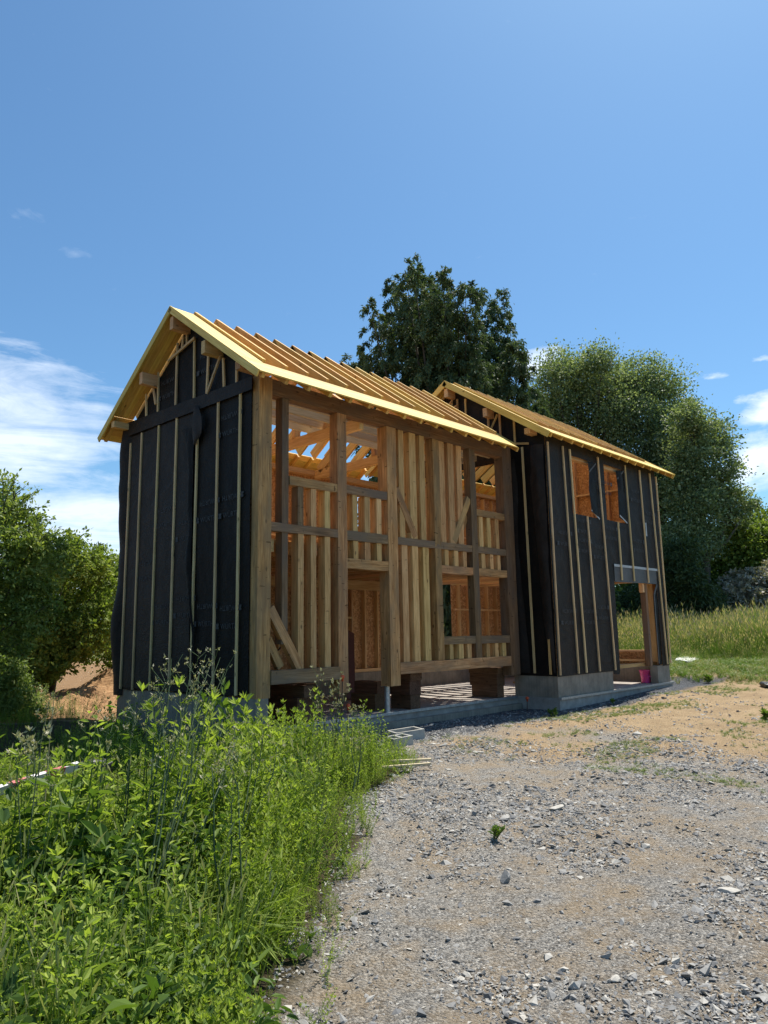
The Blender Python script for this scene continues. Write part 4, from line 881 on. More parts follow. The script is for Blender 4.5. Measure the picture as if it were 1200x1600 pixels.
# gravel: many small stones near the camera, fewer far away
def cand(n, rmax, p):
    ang = R(46)+nr.uniform(-.62, .62, n); rr = 2.6+(rmax-2.6)*nr.random(n)**p
    return -6.62+rr*np.sin(ang), -8.97+rr*np.cos(ang), rr
def shard_templates(k):
    out = []
    for i in range(k):
        v_ = np.array([(1, 0, 0), (-1, 0, 0), (0, 1, 0), (0, -1, 0), (.2, .1, 1), (-.1, 0, -1.)])*nr.uniform(.65, 1.25, (6, 1))+nr.normal(0, .16, (6, 3))
        out.append((v_, np.array([(0, 2, 4), (2, 1, 4), (1, 3, 4), (3, 0, 4), (2, 0, 5), (1, 2, 5), (3, 1, 5), (0, 3, 5)])))
    return out
def gravel_set(n, rmax, p, s0, sd, smax):
    x, y, rr = cand(n, rmax, p); d1 = fnoise(x, y, .55); d2 = fnoise(x, y, 1.9, 5)
    strip = (y > -1.6) & (x > 0.5) & (x < 15)
    keep = in_yard(x, y) & (strip | (nr.random(n) < np.clip(.72+(d1+.7*d2)*1.5-np.clip(.14*(x+.45*y-.2)+.05, 0, .62), .06, 1)))
    x, y, rr = x[keep], y[keep], rr[keep]; sz = np.clip(np.exp(nr.normal(s0, sd, len(x)))*(1+rr*.05), .003, smax)
    S_ = np.stack([sz*nr.uniform(.8, 1.7, len(sz)), sz*nr.uniform(.7, 1.1, len(sz)), sz*nr.uniform(.3, .75, len(sz))], 1)
    hu = np.clip(nr.normal(.36, .32, len(sz))+.2*(d2[keep])-.15*strip[keep], 0, .86)  # stones of the strip darkened to match the painted shade
    return np.stack([x, y, G(x, y)+sz*.15], 1), S_, rotm(nr.uniform(0, 6.28, len(sz)), nr.normal(0, .35, len(sz)), nr.normal(0, .35, len(sz))), hu
Pp, S_, Rt, hue = gravel_set(190000, 15, 1.15, -5.15, .42, .02)
o_ = link('fine_gravel', scatter_mesh('fine_gravel', shard_templates(14), Pp, S_, Rt, hue), STONE); o_['kind'] = 'stuff'; o_['label'] = 'fine crushed stone covering the yard'
Pp, S_, Rt, hue = gravel_set(52000, 20, 1.2, -4.65, .48, .042)
o_ = link('gravel', scatter_mesh('gravel', shard_templates(24), Pp, S_, Rt, hue), STONE); o_['kind'] = 'stuff'
o_['label'] = 'grey crushed gravel scattered over the yard'
STB = stone_templates(8, 2)
SL_ = ['large blue grey pointed stone in the middle of the gravel yard', 'small dark stone touching the large blue grey pointed stone', 'brown upright stone standing in the gravel left of centre', 'large pale flat oval stone at the right of the gravel',
 'dark pointed stone on the gravel just below the concrete blocks', 'pale cream stone below the dark pointed stone near the concrete blocks', 'dark round stone left of the large blue grey pointed stone', 'grey stone on the gravel near the edge of the weeds', 'dark wet looking stone right of the brown upright stone',
 'black lump of stone in the lower middle of the gravel', 'flat blue grey stone lower left of the yard', 'dark stone in front of a pale shard right of the yard middle', 'pale beige angular shard right of the yard middle', 'long thin grey flat stone above the beige shard', 'small dark block of stone in the lower right gravel',
 'flat white stone lying alone on the bare earth in front of the wrapped house', 'dark brown stone left of and beyond the flat white stone', 'dark grey stone left of the flat white stone', 'dark upright stone at the right border of earth and gravel', 'dark stone beside the upright one at the right edge', 'blocky grey stone at the near end of the earth', 'small dark stone near the blocky grey one at the right', 'dark bluish stone near the bottom edge of the yard', 'pale flat stone near the bottom edge of the yard', 'long pale stone in the lower middle of the yard']
SH_ = [min(.8, q_) for q_ in [.6, .15, .35, .95, .3, .95, .12, .5, .2, .05, .5, .15, .85, .8, .15, 1.0, .2, .3, .2, .25, .6, .2, .3, .9, .8]]
for k, (x, y, s_) in enumerate(STONES):
    d_ = math.hypot(x+6.62, y+8.97); w_ = s_/1143*d_*.5
    tv, tf = STB[k % 8]; hf = .75 if k in (2, 18) else .38
    me_ = np_mesh('stone', tv*np.array([w_, w_*.7, w_*hf*1.1 if k not in (2,) else w_*1.3]), tf, np.full(len(tf), SH_[k])); me_.materials.append(STONE)
    o_ = bpy.data.objects.new('stone', me_); col.objects.link(o_); o_.location = (x, y, gz(x, y)+w_*hf*.35); o_.rotation_euler = (rng.uniform(-.2, .2), rng.uniform(-.2, .2), rng.uniform(-.9, -.4)); tag(o_, SL_[k], 'stone')
# soil mound behind the house
V_ = []; F_ = []; n_ = 90
for i in range(n_+1):
    for j in range(n_+1):
        x = -1.5+9*i/n_; y = 5.6+6*j/n_
        e = math.exp(-((x-3.9)**2/5.5+(y-9.0)**2/1.6)); e = max(e, .42*math.exp(-((x-1.7)**2/2.6+(y-8.3)**2/1.1))); h_ = 1.35*e-.06
        h_ += .16*noise.noise(Vector((x*2.2, y*2.2, 0)))*min(1, e*6)+.09*noise.noise(Vector((x*6, y*6, 2)))*min(1, e*6)+.04*noise.noise(Vector((x*15, y*15, 2)))
        V_.append((x, y, gz(x, y)+h_))
for i in range(n_):
    for j in range(n_): a_ = i*(n_+1)+j; F_.append((a_, a_+n_+1, a_+n_+2, a_+1))
m, t, b, o = new_mat('orange_soil'); f_ = nz(t, coords(t, (1, 1, 1)), 14, 8, .7)
t.links.new(ramp(t, f_, [(.3, (.16, .08, .032)), (.5, (.33, .185, .08)), (.72, (.50, .31, .155))]), b.inputs['Base Color']); b.inputs['Roughness'].default_value = .95; bump(t, b, f_, .8, .03)
o_ = link('soil_mound', mesh_from('soil_mound', V_, F_), m); o_['kind'] = 'structure'

# ================================================================ foliage
def unit(v_): return v_/np.maximum(np.linalg.norm(v_, axis=-1, keepdims=True), 1e-9)
def leaf_quads(P_, D_, Nn, L_, Wd, fold=.0):
    """one pointed leaf (four corners) per point: P root, D direction, N rough normal"""
    D_ = unit(D_); Sd = unit(np.cross(D_, Nn)); Nn = np.cross(Sd, D_)
    L_ = L_[:, None]; Wd = Wd[:, None]
    a_ = P_; b_ = P_+D_*L_*.42+Sd*Wd*.5+Nn*fold*Wd; c_ = P_+D_*L_; d_ = P_+D_*L_*.42-Sd*Wd*.5+Nn*fold*Wd
    V_ = np.stack([a_, b_, c_, d_], 1).reshape(-1, 3); Q_ = np.arange(len(P_)*4).reshape(-1, 4); return V_, Q_
def leaf_hex(P_, D_, Nn, L_, Wd, fold=.0):
    """a rounder leaf of two halves folded along the midrib"""
    D_ = unit(D_); Sd = unit(np.cross(D_, Nn)); Nn = np.cross(Sd, D_); L_ = L_[:, None]; Wd = Wd[:, None]
    def q(s, w, n_): return P_+D_*L_*s+Sd*Wd*w+Nn*Wd*n_
    V_ = np.stack([q(0, 0, 0), q(.28, .46, fold*.8), q(.68, .36, fold*.5), q(1, 0, -.3), q(.68, -.36, fold*.5), q(.28, -.46, fold*.8)], 1).reshape(-1, 3)
    b_ = (np.arange(len(P_))*6)[:, None]; Q_ = np.concatenate([b_+np.array([[0, 1, 2, 3]]), b_+np.array([[0, 3, 4, 5]])], 1).reshape(-1, 4); return V_, Q_
def crown(name, blobs, n, L_, asp, mat, parent, seed, clump=34, spread=.20, up_=.4, droop=0.0, hue=(.45, .22), squash=1.0, rs=1.0, rag=.17):
    g_ = np.random.default_rng(seed); Bl = np.array(blobs); Bl[:, 3] *= rs; w_ = Bl[:, 3]**2; w_ /= w_.sum()
    m_ = max(1, n//clump); bi = g_.choice(len(Bl), m_, p=w_); d_ = unit(g_.normal(size=(m_, 3)))
    rr = g_.random(m_)**.42*g_.uniform(1-rag, 1+rag, m_)
    cc = Bl[bi, :3]+d_*(Bl[bi, 3]*rr)[:, None]*np.array([1, 1, squash])
    ch = g_.normal(0, .12, m_)
    tot = m_*clump; ci = np.repeat(np.arange(m_), clump)
    sp_ = np.clip(Bl[bi, 3], .3, 3)[ci][:, None]*spread*g_.uniform(.6, 1.3, m_)[ci][:, None]
    off = g_.normal(size=(tot, 3))*sp_*np.array([1, 1, .6])
    P_ = cc[ci]+off
    Dd = unit(d_[ci]*.7+g_.normal(size=(tot, 3))*.8+np.array([0, 0, -droop]))
    Nn = unit(g_.normal(size=(tot, 3))*.7+np.array([0, 0, up_])+d_[ci]*.4)
    l_ = L_*g_.uniform(.6, 1.35, tot)
    V_, Q_ = leaf_quads(P_, Dd, Nn, l_, l_*asp, .12)
    hu = np.clip(g_.normal(hue[0], hue[1], tot)+ch[ci], 0, 1)
    return link(name, np_mesh(name, V_, Q_, hu), mat, parent)
def limbs(name, base, tips, r0, mat, parent, seed=0, lead=.55):
    g_ = random.Random(seed); parts = []; base = Vector(base)
    top = Vector((sum(t_[0] for t_ in tips)/len(tips), sum(t_[1] for t_ in tips)/len(tips), max(t_[2] for t_ in tips)))
    tr = [base.lerp(top, s)+Vector((g_.uniform(-.1, .1), g_.uniform(-.1, .1), 0))*(1 if 0 < s < 1 else 0) for s in (0, .15, .3, .45, .6, .75, .9)]
    parts.append(tube(tr, [r0*(1-s*.9) for s in (0, .15, .3, .45, .6, .75, .9)], 8))
    for t_ in tips:
        t_ = Vector(t_[:3]); s = min(.8, max(.12, ((t_.z-base.z)/(top.z-base.z))*lead)); p0 = base.lerp(top, s); mid = p0.lerp(t_, .5)+Vector((0, 0, -.1*(t_-p0).length))+Vector((g_.uniform(-.2, .2), g_.uniform(-.2, .2), 0))
        parts.append(tube([p0, mid, t_], [r0*(1-s)*.55, r0*(1-s)*.32, r0*.06], 5))
        for q in range(3):
            e = t_+Vector((g_.gauss(0, 1), g_.gauss(0, 1), g_.gauss(.1, .6))).normalized()*min(.8, (t_-p0).length*.18)
            parts.append(tube([mid.lerp(t_, .4+.2*q), e], [r0*.10, r0*.03], 4))
    V_, F_ = merge(parts); return link(name, mesh_from(name, V_, F_, True), mat, parent)
def tree(name, label, cat, base, blobs, n, L_, asp, mat, r0, seed, group=None, **k):
    t_ = thing(name, label, cat, base, group); limbs('trunk', base, [b_ for b_ in blobs][:14], r0, BARK, t_, seed); crown('crown', blobs, n, L_, asp, mat, t_, seed, **k); return t_
tree('poplar_tree', 'tall grey green broad tree just right of the dark conifer, behind the far roof', 'tree', (31, 11, gz(31, 11)), POPLAR_A, 66000, .15, .62, L_POP, .35, 1, 'tall grey green trees behind the far house', spread=.32, clump=70, hue=(.45, .24), rs=.88, rag=.3)
tree('poplar_tree', 'tall grey green tree with the highest rounded top right of the broad one', 'tree', (34.5, 8.3, gz(34.5, 8.3)), POPLAR_B, 66000, .15, .62, L_POP, .35, 2, 'tall grey green trees behind the far house', spread=.32, clump=70, hue=(.45, .24), rs=.88, rag=.3)
tree('poplar_tree', 'grey green tree stepping down to the right with a loose ragged side branch', 'tree', (32.6, 5.6, gz(32.6, 5.6)), POPLAR_C, 52000, .15, .62, L_POP, .3, 3, 'tall grey green trees behind the far house', spread=.32, clump=70, hue=(.45, .24), rs=.88, rag=.3)
tree('broadleaf_tree', 'rounded dark green tree at the right edge above the flowering bush', 'tree', (36.6, 4.3, gz(36.6, 4.3)), BROADLEAF, 46000, .19, .66, L_OAK, .3, 4)
tree('low_conifer', 'low feathery light green conifer beside the right corner of the far house', 'tree', (30.3, 7.0, gz(30.3, 7)), LOWCON+[(29.5, 8.0, 2.2, 1.3), (28.2, 9.4, 2.3, 1.4), (30.9, 6.3, 1.8, 1.0), (27, 10.5, 2.2, 1.5)], 42000, .26, .22, L_CONL, .2, 5, droop=.5, spread=.2)
tree('flowering_bush', 'bush covered in cream flowers at the right edge of the meadow', 'bush', (33.2, 2.9, gz(33.2, 2.9)), FLOWER, 20000, .14, .8, L_FLOW, .1, 6, spread=.16)
tree('green_bush', 'bright green bush peeping over the flowering bush at the right edge', 'bush', (36.2, 2.6, gz(36, 2.6)), [(36.0, 3.0, 4.0, .8), (36.6, 2.2, 4.2, .9)], 6000, .16, .6, L_PALE, .1, 7)
# dark understorey behind the meadow
for k, (x, y, w_, h_) in enumerate([(33, 13, 3.2, 3.2), (34, 9.5, 2.6, 3.0), (36.4, 7.0, 2.6, 2.6), (38.5, 4.0, 2.6, 3), (39.5, 1.0, 2.8, 3.2), (40, -2.5, 3, 3.5), (26.5, 10.5, 3.2, 3.4), (24, 14, 3, 3.4)]):
    gz0 = gz(x, y); bl = [(x+rng.uniform(-1, 1)*w_*.5, y+rng.uniform(-1, 1)*w_*.6, gz0+rng.uniform(.4, h_), w_*.42) for _ in range(7)]
    tree('hedge_shrub', ['dark shrub under the tall grey green trees, farthest left one', 'dark shrub beside the low feathery conifer', 'dark shrub between the low conifer and the flowering bush', 'dark shrub right behind the flowering bush', 'dark shrub at the right edge behind the meadow', 'dark shrub beyond the right edge of the meadow', 'dark shrub seen through the wide doorway of the far house', 'dark shrub between the huge conifer and the shrub seen through the doorway'][k], 'shrub', (x, y, gz0), bl, 13000, .22, .6, L_OAK, .15, 20+k, 'dark shrubs at the back of the meadow')
# big conifer: many upright leaders carrying drooping sprays
def conifer(name, label, base, leaders, n, mat, seed):
    g_ = np.random.default_rng(seed); t_ = thing(name, label, 'conifer', base); base = np.array(base)
    Ld = np.array(leaders); parts = []
    cen = np.array([17.4, 9.7]); P_ = []; Dd = []; Nn = []; Ls = []; Hu = []
    for ld in Ld:
        root = np.array([cen[0]+(ld[0]-cen[0])*.25, cen[1]+(ld[1]-cen[1])*.25, base[2]+(ld[2]-base[2])*.25])
        parts.append(tube([tuple(root), tuple(root*.45+ld*.55), tuple(root*.07+ld*.93)], [.14, .07, .01], 5))
        m_ = 150
        for q in range(m_):
            s = g_.random()**.75; ax = root*(s)+ld*(1-s); depth = ld[2]-ax[2]
            rad = min(.05+.22*depth**.95, 1.9)
            th = g_.uniform(0, 6.283); out = np.array([math.cos(th), math.sin(th), 0])
            rr = rad*g_.random()**.5; c_ = ax+out*rr+np.array([0, 0, rr*.10+g_.normal(0, .1)])
            k_ = int(n/(len(Ld)*m_)); hu = g_.normal(.42, .14)
            tt = g_.random(k_); size = .26+.25*g_.random()+.05*min(depth, 4)
            # a spray: leaflets along a drooping arc
            pts_ = c_+out*(tt*size*.8)[:, None]+np.array([0, 0, 1])*(tt*size*.9-(tt**3)*size*1.3)[:, None]+g_.normal(size=(k_, 3))*size*.12
            P_.append(pts_); Dd.append(out*.5+np.array([0, 0, 1.0])*(.5-1.9*tt)[:, None]+g_.normal(size=(k_, 3))*.45)
            Nn.append(out+g_.normal(size=(k_, 3))*.6); Ls.append(np.full(k_, .15)*g_.uniform(.7, 1.4, k_)); Hu.append(np.clip(g_.normal(hu, .14, k_), 0, 1))
    for q in range(1000):      # lower skirt down to the ground
        th = g_.uniform(0, 6.283); z = base[2]+.2+9.5*g_.random()**1.3; rad = 4.6-.22*(z-base[2]); out = np.array([math.cos(th), math.sin(th), 0]); c_ = np.array([cen[0], cen[1], z])+out*rad*g_.uniform(.75, 1.05)
        k_ = 60; tt = g_.random(k_); size = .9
        P_.append(c_+out*(tt*size)[:, None]+np.array([0, 0, -1])*((tt**1.6)*size)[:, None]+g_.normal(size=(k_, 3))*.18); Dd.append(out*.5+np.array([0, 0, -.8])+g_.normal(size=(k_, 3))*.35)
        Nn.append(out+g_.normal(size=(k_, 3))*.6); Ls.append(np.full(k_, .26)*g_.uniform(.7, 1.4, k_)); Hu.append(np.clip(g_.normal(.4, .15, k_), 0, 1))
    P_ = np.concatenate(P_); Ls = np.concatenate(Ls); V_, Q_ = leaf_quads(P_, np.concatenate(Dd), np.concatenate(Nn), Ls, Ls*.36, .1)
    link('crown', np_mesh('crown', V_, Q_, np.concatenate(Hu)), mat, t_)
    parts.append(tube([tuple(base-np.array([0, 0, .3])), (17.4, 9.7, 4), (17.4, 9.7, 11)], [.55, .4, .2], 10))
    V_, F_ = merge(parts); link('trunk', mesh_from('trunk', V_, F_, True), BARK, t_)
conifer('cypress_tree', 'huge dark conifer with many pointed tops rising behind both roofs', (17.4, 9.7, gz(17.4, 9.7)), LEADERS, 430000, L_CON, 9)
# left side
tree('hazel_tree', 'leafy tree with fine upright twigs at the left edge of the photo', 'tree', (-3.6, 3.4, gz(-3.6, 3.4)), LEFTTREE+[(-3.2, 3.0, .9, .6), (-3.7, 2.6, 1.4, .7)], 36000, .065, .5, L_LEFT, .10, 12, spread=.16, hue=(.5, .25))
hz = [o_ for o_ in bpy.data.objects if o_.name.startswith('hazel_tree')][0]
parts = []; P_ = []; D_ = []; g_ = np.random.default_rng(5)
for tp in TWIGS:
    tp = np.array(tp); rt = np.array([-2.75, 2.6, 2.9])+g_.normal(size=3)*.15; mid = (tp+rt)/2+np.array([-.05, -.05, .12])
    parts.append(tube([tuple(rt), tuple(mid), tuple(tp)], [.014, .009, .003], 5))
    for q in range(46):
        s = g_.random()**.7; p_ = rt*(1-s)+tp*s+(mid-(tp+rt)/2)*(1-abs(2*s-1)); P_.append(p_+g_.normal(size=3)*.035); D_.append(unit(tp-rt)*.5+g_.normal(size=3)*.7)
V_, F_ = merge(parts); link('twigs', mesh_from('twigs', V_, F_, True), BARK, hz)
P_ = np.array(P_); l_ = g_.uniform(.05, .085, len(P_)); V_, Q_ = leaf_quads(P_, np.array(D_), g_.normal(size=(len(P_), 3))+np.array([0, 0, .8]), l_, l_*.5, .12); link('twig_leaves', np_mesh('twig_leaves', V_, Q_, g_.random(len(P_))), L_LEFT, hz)
tree('large_bush', 'large dense green bush behind the soil mound left of the house', 'bush', (1.2, 10.4, gz(1.2, 10.4)), BUSH+[(-.6, 11.6, 1.6, 1.2), (0.4, 11.2, .9, 1.0), (2.6, 9.9, 1.0, .7)], 60000, .10, .55, L_OAK, .16, 13, spread=.17, hue=(.55, .25))
tree('pale_shrub', 'pale yellow green feathery shrub low at the left edge', 'shrub', (-1.7, 5.2, gz(-1.7, 5.2)), PALE, 22000, .07, .35, L_PALE, .05, 14, spread=.2)
tree('far_tree', 'distant rounded tree seen between bush and house corner', 'tree', (21.5, 49, gz(21.5, 49)), FARTREE+[(21.5, 49, 4, 1.5)], 5000, .3, .7, L_OAK, .3, 15)
tree('far_conifer', 'distant small dark pointed conifer left of the far rounded tree', 'tree', (19, 45.5, gz(19, 45.5)), FARCON+[(19, 45.5, 4.5, .9)], 3000, .3, .3, L_CON, .2, 16)

# ================================================================ weeds
def clamp_in(x, y):
    return (x < edge_x(y)) & ~((x > -.25) & (y > -.12))
def plant_template(kind, g_):
    """leaf list of one plant, about one metre tall before scaling: root, direction, normal, length, width"""
    P_ = []; D_ = []; L_ = []; W_ = []; H_ = []
    if kind == 'fine':
        for s in range(g_.integers(2, 4)):
            top = np.array([g_.normal(0, .16), g_.normal(0, .16), g_.uniform(.8, 1.05)]); nl = 24
            for q in range(nl):
                h_ = (q+.6)/nl; p_ = top*h_; th = q*2.4+s; d_ = np.array([math.cos(th), math.sin(th), .55+.5*h_]); P_.append(p_); D_.append(d_); L_.append(.088*(1.2-.55*h_)*g_.uniform(.8, 1.25)); W_.append(.024); H_.append(.3+.5*h_+g_.normal(0, .12))
            P_.append(top*0); D_.append(top+0); L_.append(float(np.linalg.norm(top))); W_.append(.011); H_.append(.35)
            for q in range(7):
                P_.append(top); D_.append(np.array([g_.normal(), g_.normal(), 1.4])); L_.append(.055); W_.append(.018); H_.append(.9+g_.normal(0, .1))
    elif kind == 'leafy':
        for s in range(g_.integers(1, 4)):
            top = np.array([g_.normal(0, .2), g_.normal(0, .2), g_.uniform(.7, 1.05)]); nl = 24; P_.append(top*0); D_.append(top+0); L_.append(float(np.linalg.norm(top))); W_.append(.012); H_.append(.3)
            for q in range(nl):
                h_ = (q+.8)/nl; p_ = top*h_; th = q*2.4+s; d_ = np.array([math.cos(th), math.sin(th), .1+.9*h_*g_.random()]); P_.append(p_); D_.append(d_); L_.append(.09*(1.15-.55*h_)*g_.uniform(.7, 1.25)); W_.append(.36*L_[-1]); H_.append(.25+.5*h_+g_.normal(0, .14))
    elif kind == 'broad':
        for q in range(15):
            th = g_.uniform(0, 6.28); h_ = g_.uniform(.1, .9); P_.append(np.array([math.cos(th)*.08, math.sin(th)*.08, h_])); D_.append(np.array([math.cos(th), math.sin(th), g_.uniform(-.2, .7)])); L_.append(g_.uniform(.12, .24)); W_.append(L_[-1]*.36); H_.append(g_.uniform(.1, .7))
    elif kind == 'grass':
        for q in range(26):
            th = g_.uniform(0, 6.28); r_ = g_.uniform(0, .1); b0 = np.array([math.cos(th)*r_, math.sin(th)*r_, 0]); d0 = np.array([math.cos(th)*.35, math.sin(th)*.35, 1]); l0 = g_.uniform(.4, .7); hh = g_.uniform(.2, .7)
            P_.append(b0); D_.append(d0); L_.append(l0); W_.append(.03); H_.append(hh)
            p1 = b0+unit(d0)*l0*.8; P_.append(p1); D_.append(np.array([math.cos(th), math.sin(th), g_.uniform(-.6, .7)])); L_.append(l0*.6); W_.append(.026); H_.append(hh)
    elif kind == 'spike':
        for q in range(16):
            th = g_.uniform(0, 6.28); P_.append(np.array([g_.normal(0, .05), g_.normal(0, .05), 0])); D_.append(np.array([math.cos(th)*.22, math.sin(th)*.22, 1])); L_.append(g_.uniform(.6, 1.0)); W_.append(.010); H_.append(g_.uniform(.1, .6))
            if q < 9: P_.append(P_[-1]+unit(D_[-1])*L_[-1]*.9); D_.append(np.array([math.cos(th)*.4, math.sin(th)*.4, 1])); L_.append(.13); W_.append(.017); H_.append(g_.uniform(.75, 1.0))
    P_ = np.array(P_); D_ = unit(np.array(D_)); L_ = np.array(L_); W_ = np.array(W_)
    Nn = np.cross(np.cross(D_, np.array([0, 0, 1.])), D_)+g_.normal(size=D_.shape)*.35
    if kind in ('broad', 'leafy'): V_, Q_ = leaf_hex(P_, D_, Nn, L_, W_, .3); return V_, Q_, np.repeat(np.clip(np.array(H_), 0, 1), 2)
    V_, Q_ = leaf_quads(P_, D_, Nn, L_, W_, .15); return V_, Q_, np.clip(np.array(H_), 0, 1)
def plants(name, kind, P_, S_, mat, seed, tilt=.12, label=None, huej=.12, wide=1.0):
    g_ = np.random.default_rng(seed); T_ = [plant_template(kind, g_) for _ in range(10)]; tid = g_.integers(0, 10, len(P_)); VV = []; QQ = []; HH = []; off = 0
    Rt = rotm(g_.uniform(0, 6.28, len(P_)), g_.normal(0, tilt, len(P_)), g_.normal(0, tilt, len(P_)))
    for k in range(10):
        sel = np.where(tid == k)[0]
        if not len(sel): continue
        tv, tq, th = T_[k]; sc = np.stack([S_[sel]*wide, S_[sel]*wide, S_[sel]], 1)
        v_ = np.einsum('nij,nkj->nki', Rt[sel], tv[None]*sc[:, None, :])+P_[sel][:, None, :]
        VV.append(v_.reshape(-1, 3)); QQ.append((tq[None]+(np.arange(len(sel))*len(tv))[:, None, None]+off).reshape(-1, 4)); off += v_.shape[0]*v_.shape[1]
        HH.append(np.clip(th[None]+g_.normal(0, huej, (len(sel), 1)), 0, 1).ravel())
    o_ = link(name, np_mesh(name, np.concatenate(VV), np.concatenate(QQ), np.concatenate(HH)), mat); o_['kind'] = 'stuff'
    if label: o_['label'] = label
    return o_
def pts_in(n, x0, x1, y0, y1, f_, g_):
    x = g_.uniform(x0, x1, n); y = g_.uniform(y0, y1, n); k = f_(x, y); return x[k], y[k]
g_ = np.random.default_rng(77)
def vis(x, y):    # the wedge of ground the view can reach, with a margin
    dx = x+6.62; dy = y+8.97; a_ = np.arctan2(dx, dy); return (a_ > R(8)) & (a_ < R(90)) & (np.hypot(dx, dy) > 2.2)
x, y = pts_in(30000, -8.0, 2, -6.9, 4.4, lambda a_, b_: clamp_in(a_, b_) & vis(a_, b_) & (a_ > -7.5+.35*(b_+7)), g_)
hol = np.exp(-(((x+4.35)*.9+(y+3.05)*.45)**2/1.2+((y+3.35)*.9-(x+4.35)*.45)**2/.25)); kf = (g_.random(len(x)) > hol*.97) & (g_.random(len(x)) < np.clip(1.25-.075*np.hypot(x+6.62, y+8.97), .35, 1)); x, y = x[kf], y[kf]; ed = np.clip((edge_x(y)-x)/.9, 0.0, 1); pat = np.array([noise.noise(Vector((a_*.8, b_*.8, 3))) for a_, b_ in zip(x, y)])
dc = np.hypot(x+6.62, y+8.97); pat2 = fnoise(x, y, 2.6, 8); hgt = (.16+.42*ed**.7)*(1+.6*pat+.9*pat2)*g_.uniform(.6, 1.3, len(x)); hgt *= 1-.45*smooth_step(-1.2, -2.6, x)*smooth_step(5.5, 7.5, dc); hgt *= np.where(y > 1.2, .45, 1.0)*(1-.42*smooth_step(-2.6, -1.2, y)*smooth_step(-2.2, -1.0, x))
knd = np.array([noise.noise(Vector((a_*1.1+30, b_*1.1, 9))) for a_, b_ in zip(x, y)])+g_.normal(0, .16, len(x))
Pw = np.stack([x, y, G(x, y)-.02], 1)
a1 = knd > -.30
sp2 = fnoise(x, y, .75, 21)+g_.normal(0, .13, len(x)); am = a1 & (sp2 > .02) & (g_.random(len(x)) < .42); a1 = a1 & (sp2 <= .02)
plants('weeds', 'fine', Pw[a1], hgt[a1], L_WEED, 31, .16, 'bright yellow green fine leaved weeds covering the left foreground', .16)
plants('leafy_weeds', 'leafy', Pw[am], hgt[am]*1.02, L_MID, 42, .2, 'mid green bushy weeds mixed with the fine ones', .2)
sb = ~(knd > -.30)
plants('broadleaf_weeds', 'broad', Pw[sb], hgt[sb]*.72, L_BROAD, 32, .25, 'broader darker leaves growing among the fine weeds', .15, .9)
x, y = pts_in(5200, -6.6, 1.2, -6.9, 0, lambda a_, b_: clamp_in(a_, b_) & vis(a_, b_), g_)
kk = np.array([noise.noise(Vector((a_*1.3+60, b_*1.3, 2))) for a_, b_ in zip(x, y)])+.7*((y < -5.0) & (x > -5.3) & (x < edge_x(y)-.25))-.35*(x > edge_x(y)-.8) > .28
x, y = x[kk], y[kk]; plants('grass_tufts', 'grass', np.stack([x, y, G(x, y)-.02], 1), g_.uniform(.35, .62, len(x)), L_WEED, 33, .15, 'long bladed grass tufts in the left foreground')
x, y = pts_in(1300, -7.0, 0.3, -6.5, 1.0, lambda a_, b_: clamp_in(a_+.25, b_) & vis(a_, b_), g_)
kk = fnoise(x, y, .9, 44) > .02; x, y = x[kk], y[kk]
plants('wild_grass', 'spike', np.stack([x, y, G(x, y)-.02], 1), g_.uniform(.45, .85, len(x))*(1-.3*smooth_step(-2.6, -1.2, y)), L_DRYG, 41, .16, 'thin seeding grass standing out of the weeds', .2)
# near broad leaves at the bottom left
x, y = pts_in(520, -6.0, -4.6, -6.6, -4.4, lambda a_, b_: clamp_in(a_, b_) & vis(a_, b_), g_)
plants('dock_leaves', 'broad', np.stack([x, y, G(x, y)-.02], 1), g_.uniform(.3, .5, len(x)), L_BROAD, 34, .3, 'large dark green leaves at the bottom left corner')
# meadow
x, y = pts_in(46000, 15, 42, -14, 18, lambda a_, b_: (a_ > 17.6+.05*b_+np.sin(b_*.9)*.5) & (np.arctan2(a_+6.62, b_+8.97) < R(84)) & (a_ < 36) & (a_+.6*b_ < 44), g_)
plants('meadow_grass', 'spike', np.stack([x, y, G(x, y)-.02], 1), np.clip(g_.normal(1.05, .24, len(x))*(1+.35*fnoise(x, y, .4, 6)), .4, 1.9)*smooth_step(17, 21, x), L_FIELD, 35, .13, 'tall meadow grass with tan seed heads behind the houses', .14, 1.3)
x, y = pts_in(9000, 13.4, 20, -9, 6, lambda a_, b_: (a_ > 13.6+g_.uniform(0, 4.5, len(a_))) & (b_ > -9), g_)
plants('rough_grass', 'grass', np.stack([x, y, G(x, y)-.02], 1), g_.uniform(.12, .42, len(x)), L_FIELD, 36, .2, 'short rough grass between bare earth and meadow', .25)
# sparse short grass on the bare earth
x, y = pts_in(42000, -2, 16, -12, -1.0, lambda a_, b_: in_yard(a_, b_) & (a_ > 1.5), g_)
kk = np.array([noise.noise(Vector((a_*.45+3, b_*1.0, 2)))+.5*noise.noise(Vector((a_*1.5, b_*1.5, 7))) for a_, b_ in zip(x, y)])
kk = (g_.random(len(x))*.55 < kk+np.where((y > -2.9) & (y < -1.25) & (x > 2.5), .12, 0)-.02) & (y < -1.35)
x, y = x[kk], y[kk]; plants('short_grass', 'grass', np.stack([x, y, G(x, y)-.01], 1), g_.uniform(.02, .085, len(x)), L_DRYG, 37, .3, 'thin short grass growing in patches on the bare earth', .25, 1.6)
